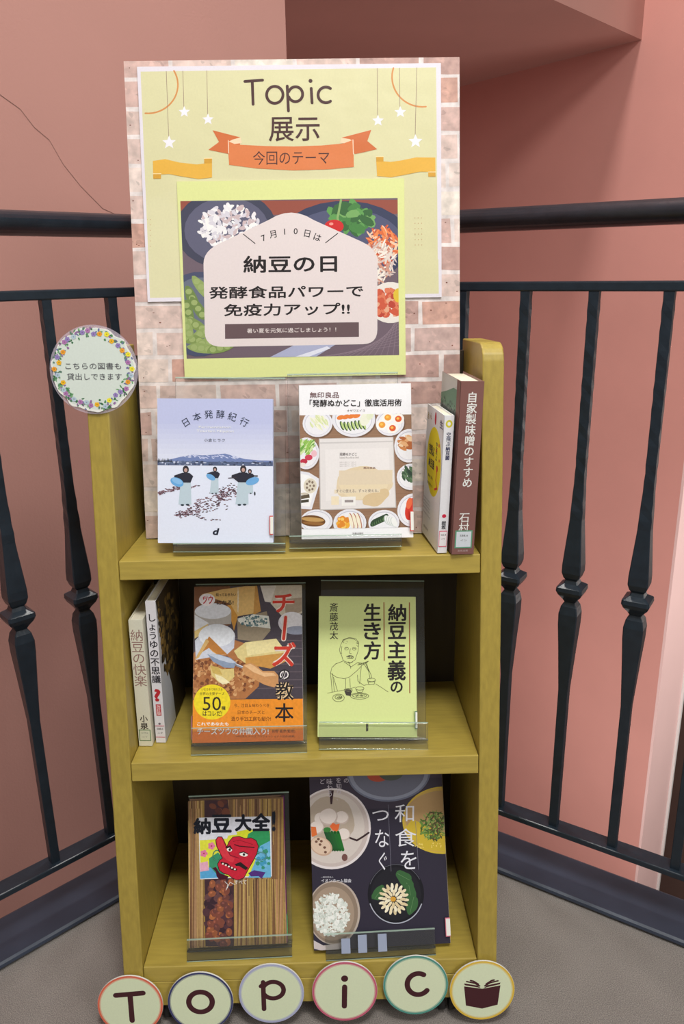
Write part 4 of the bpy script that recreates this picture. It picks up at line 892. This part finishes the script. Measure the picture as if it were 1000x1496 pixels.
# white book with yellow oval
p = art(.0118, .172); p.fill(rgb(236, 236, 240)); p.ell(5.9, 10, 4.2, 4.6, rgb(214, 206, 60)); p.ell(5.9, 10, 2, 2.3, WHITE); p.vert('空飛ぶ納豆菌', 5.9, 20, 5.9, 54, rgb(50, 52, 90), .03, 1, .96); p.ell(5.9, 124, 2.6, 2.4, rgb(206, 40, 70)); p.vert('岩坂', 5.9, 130, 5.9, 141, rgb(30, 30, 40), .03)
p.rect(.8, 143, 11, 164, rgb(220, 110, 130)); p.rect(1.5, 144.2, 10.4, 162.8, rgb(240, 236, 238)); p.text('465.8', 2.8, 147, 9.3, 149.4, BLACK); p.text('イワ', 3.6, 152.5, 8.4, 155, BLACK)
q = art(.086, .172); q.fill(rgb(238, 238, 242)); q.ell(46, 66, 37, 44, rgb(240, 222, 30), n=36)
q.vert('空飛ぶ', 58, 38, 58, 62, rgb(30, 30, 34), .03); q.text('納豆菌', 20, 64, 50, 76, rgb(30, 30, 34), .03); q.text('空飛ぶ', 20, 46, 48, 60, rgb(30, 30, 34), .03); q.text('黄砂に乗る', 20, 86, 46, 90, BLACK, .01); q.text('微生物たち', 18, 96, 46, 100, BLACK, .01)
q.line([(64, 72), (62, 86), (70, 94), (58, 98)], 3, rgb(214, 60, 50)); q.ell(65, 70, 4, 4, rgb(214, 60, 50)); q.ell(60, 48, 2, 2, rgb(206, 60, 40)); q.ell(70, 40, 2.4, 2.4, rgb(206, 60, 40)); q.ell(74, 58, 2, 2, rgb(206, 60, 40))
q.ell(46, 11, 4, 8, rgb(206, 40, 60)); q.text('生', 68, 8, 84, 18, rgb(110, 100, 120), .03); q.text('あ', 4, 9, 13, 18, rgb(180, 150, 60)); q.text('ん', 18, 8, 27, 16, rgb(180, 110, 60))
q.text('Flying Bacillus Natto', 4, 140, 44, 143, rgb(140, 140, 150)); q.text('岩坂泰信', 10, 158, 34, 162, rgb(60, 60, 70))
for k in range(4): q.text('納豆菌は空を飛ぶ', 4, 120 + 4.6 * k, 40, 122.6 + 4.6 * k, rgb(160, 160, 168))
spine_book('science_book', 'slim white book with a yellow oval on its cover, beside the brown book', .1705, .0040, shelf_z(Z1, .004) + .0016, .087, .172, .0118, 6, -1.7, p, q, rgb(236, 236, 240), rgb(236, 236, 240), 'left')
# cream book, left end of the middle shelf
p = art(.0175, .183); p.fill(rgb(224, 222, 204)); p.vert('納豆の快楽', 8.8, 13, 8.8, 94, rgb(150, 112, 106), .0, 1, 1.02); p.vert('小泉', 8.8, 136, 8.8, 158, rgb(52, 44, 40), .02, 1, .94)
p.rect(1.2, 158, 16.6, 175, rgb(92, 130, 80)); p.rect(2.2, 159.2, 15.6, 173.8, rgb(214, 216, 198)); p.text('619.6', 4.5, 162, 13, 164, rgb(120, 120, 110)); p.text('コイ', 5, 168, 12, 170, rgb(120, 120, 110))
spine_book('cream_book', 'cream book with thin brown lettering, leftmost on the middle shelf', -.2218, .0005, shelf_z(Z2, .0005) + .0012, .126, .183, .0175, -2, -.9, p, None, rgb(224, 222, 204), rgb(222, 218, 200), 'right')
# white soy sauce book
p = art(.0128, .205); p.fill(rgb(228, 226, 232)); p.vert('しょうゆの不思議', 6.4, 16, 6.4, 116, rgb(36, 32, 40), .02, 1, .94); p.text('?', 2.2, 124, 11, 143, rgb(190, 44, 54), .05)
p.rect(3.2, 147, 9.8, 164, rgb(196, 60, 70)); p.vert('改訂版', 6.5, 148, 6.5, 163, rgb(240, 220, 220), .02); p.ell(6.4, 176, 1.6, 1.6, rgb(120, 110, 120)); p.rect(.4, 179, 12.4, 180, rgb(206, 90, 110)); p.rect(.4, 196, 12.4, 197, rgb(206, 90, 110)); p.text('588.6', 2.5, 182.5, 10.5, 185, BLACK); p.text('ニホ', 3, 188.5, 10, 191, BLACK)
q = art(.125, .205); q.fill(rgb(196, 198, 204))
q.poly([(0, 0), (126, 0), (126, 206), (60, 206), (52, 150), (30, 105), (14, 60), (4, 14)], rgb(60, 48, 30)); q.blobs(60, 70, 50, 60, [rgb(104, 82, 40), rgb(72, 58, 32), rgb(40, 34, 26), rgb(126, 100, 50)], 220, 5); q.blobs(14, 40, 10, 34, [rgb(110, 88, 44), rgb(60, 50, 32), rgb(140, 112, 60)], 60, 3)
spine_book('soy_sauce_book', 'white book with a red question mark on its spine, beside the cream book', -.2008, .0080, shelf_z(Z2, .008) + .0012, .128, .205, .0128, -2, -.9, p, q, rgb(228, 226, 232), rgb(206, 206, 212), 'right')

# ================================================================== FLORAL NOTICE
M = frame_matrix(-.2377, yf(.8706) - .0042, .8706, 0, 8.745, -1)
t = thing('floral_notice', 'scalloped white notice with a ring of painted flowers, on the left side panel', 'sign', M)
wob = lambda a: .0488 + .0011 * math.sin(11 * a) + .0007 * math.sin(17 * a + 1)
disc_obj('laminate', .0520, .0012, .0018, FILM, t, 64)
disc_obj('card', 0, .0000, .0010, PAPER, t, 90, wob)
p = Print(.104, .104, [(73, 475), (202, 475), (202, 604), (73, 604)], (60, 460, 6.25), clip=False)
cx_, cy_ = 484, 496
P = []
for i in range(90):
    a = 6.283 * i / 90; k = wob(a) * .965 / .052 * 403; P.append((cx_ + k * math.cos(a), cy_ - k * math.sin(a)))
p.poly(P, rgb(214, 224, 216))
rf = random.Random(3)
greens = [rgb(84, 140, 92), rgb(60, 112, 74), rgb(120, 168, 120), rgb(96, 128, 110)]; petals = [rgb(238, 182, 40), rgb(240, 228, 60), rgb(176, 120, 176), rgb(150, 130, 190), rgb(236, 160, 50), rgb(180, 200, 214)]
for k in range(230):
    a = rf.random() * 6.283; r = rf.uniform(300, 368) + (8 if k % 3 else -14); p.ell(cx_ + r * math.cos(a), cy_ + r * math.sin(a), rf.uniform(9, 20), rf.uniform(6, 11), rf.choice(greens + [rgb(110, 118, 160), rgb(150, 110, 160)]), rf.random() * 3, 8, 3e-6, .1)
for k in range(34):
    a = 6.283 * k / 34 + rf.uniform(-.06, .06); r = rf.uniform(305, 355); fx, fy = cx_ + r * math.cos(a), cy_ + r * math.sin(a); c_ = rf.choice(petals)
    for j in range(5): p.ell(fx + 12 * math.cos(j * 1.257 + a), fy + 12 * math.sin(j * 1.257 + a), 13, 11, c_, 0, 9, 3e-6)
    p.ell(fx, fy, 7, 7, tuple(q * .6 for q in c_[:3]) + (1,), 0, 8, 3e-6)
p.text('こちらの図書も', 232, 440, 740, 500, rgb(84, 84, 92)); p.text('貸出しできます', 242, 535, 742, 595, rgb(84, 84, 92))
p.build('notice_print', P_MATTE, t, (-.0524, 0, -.0512))
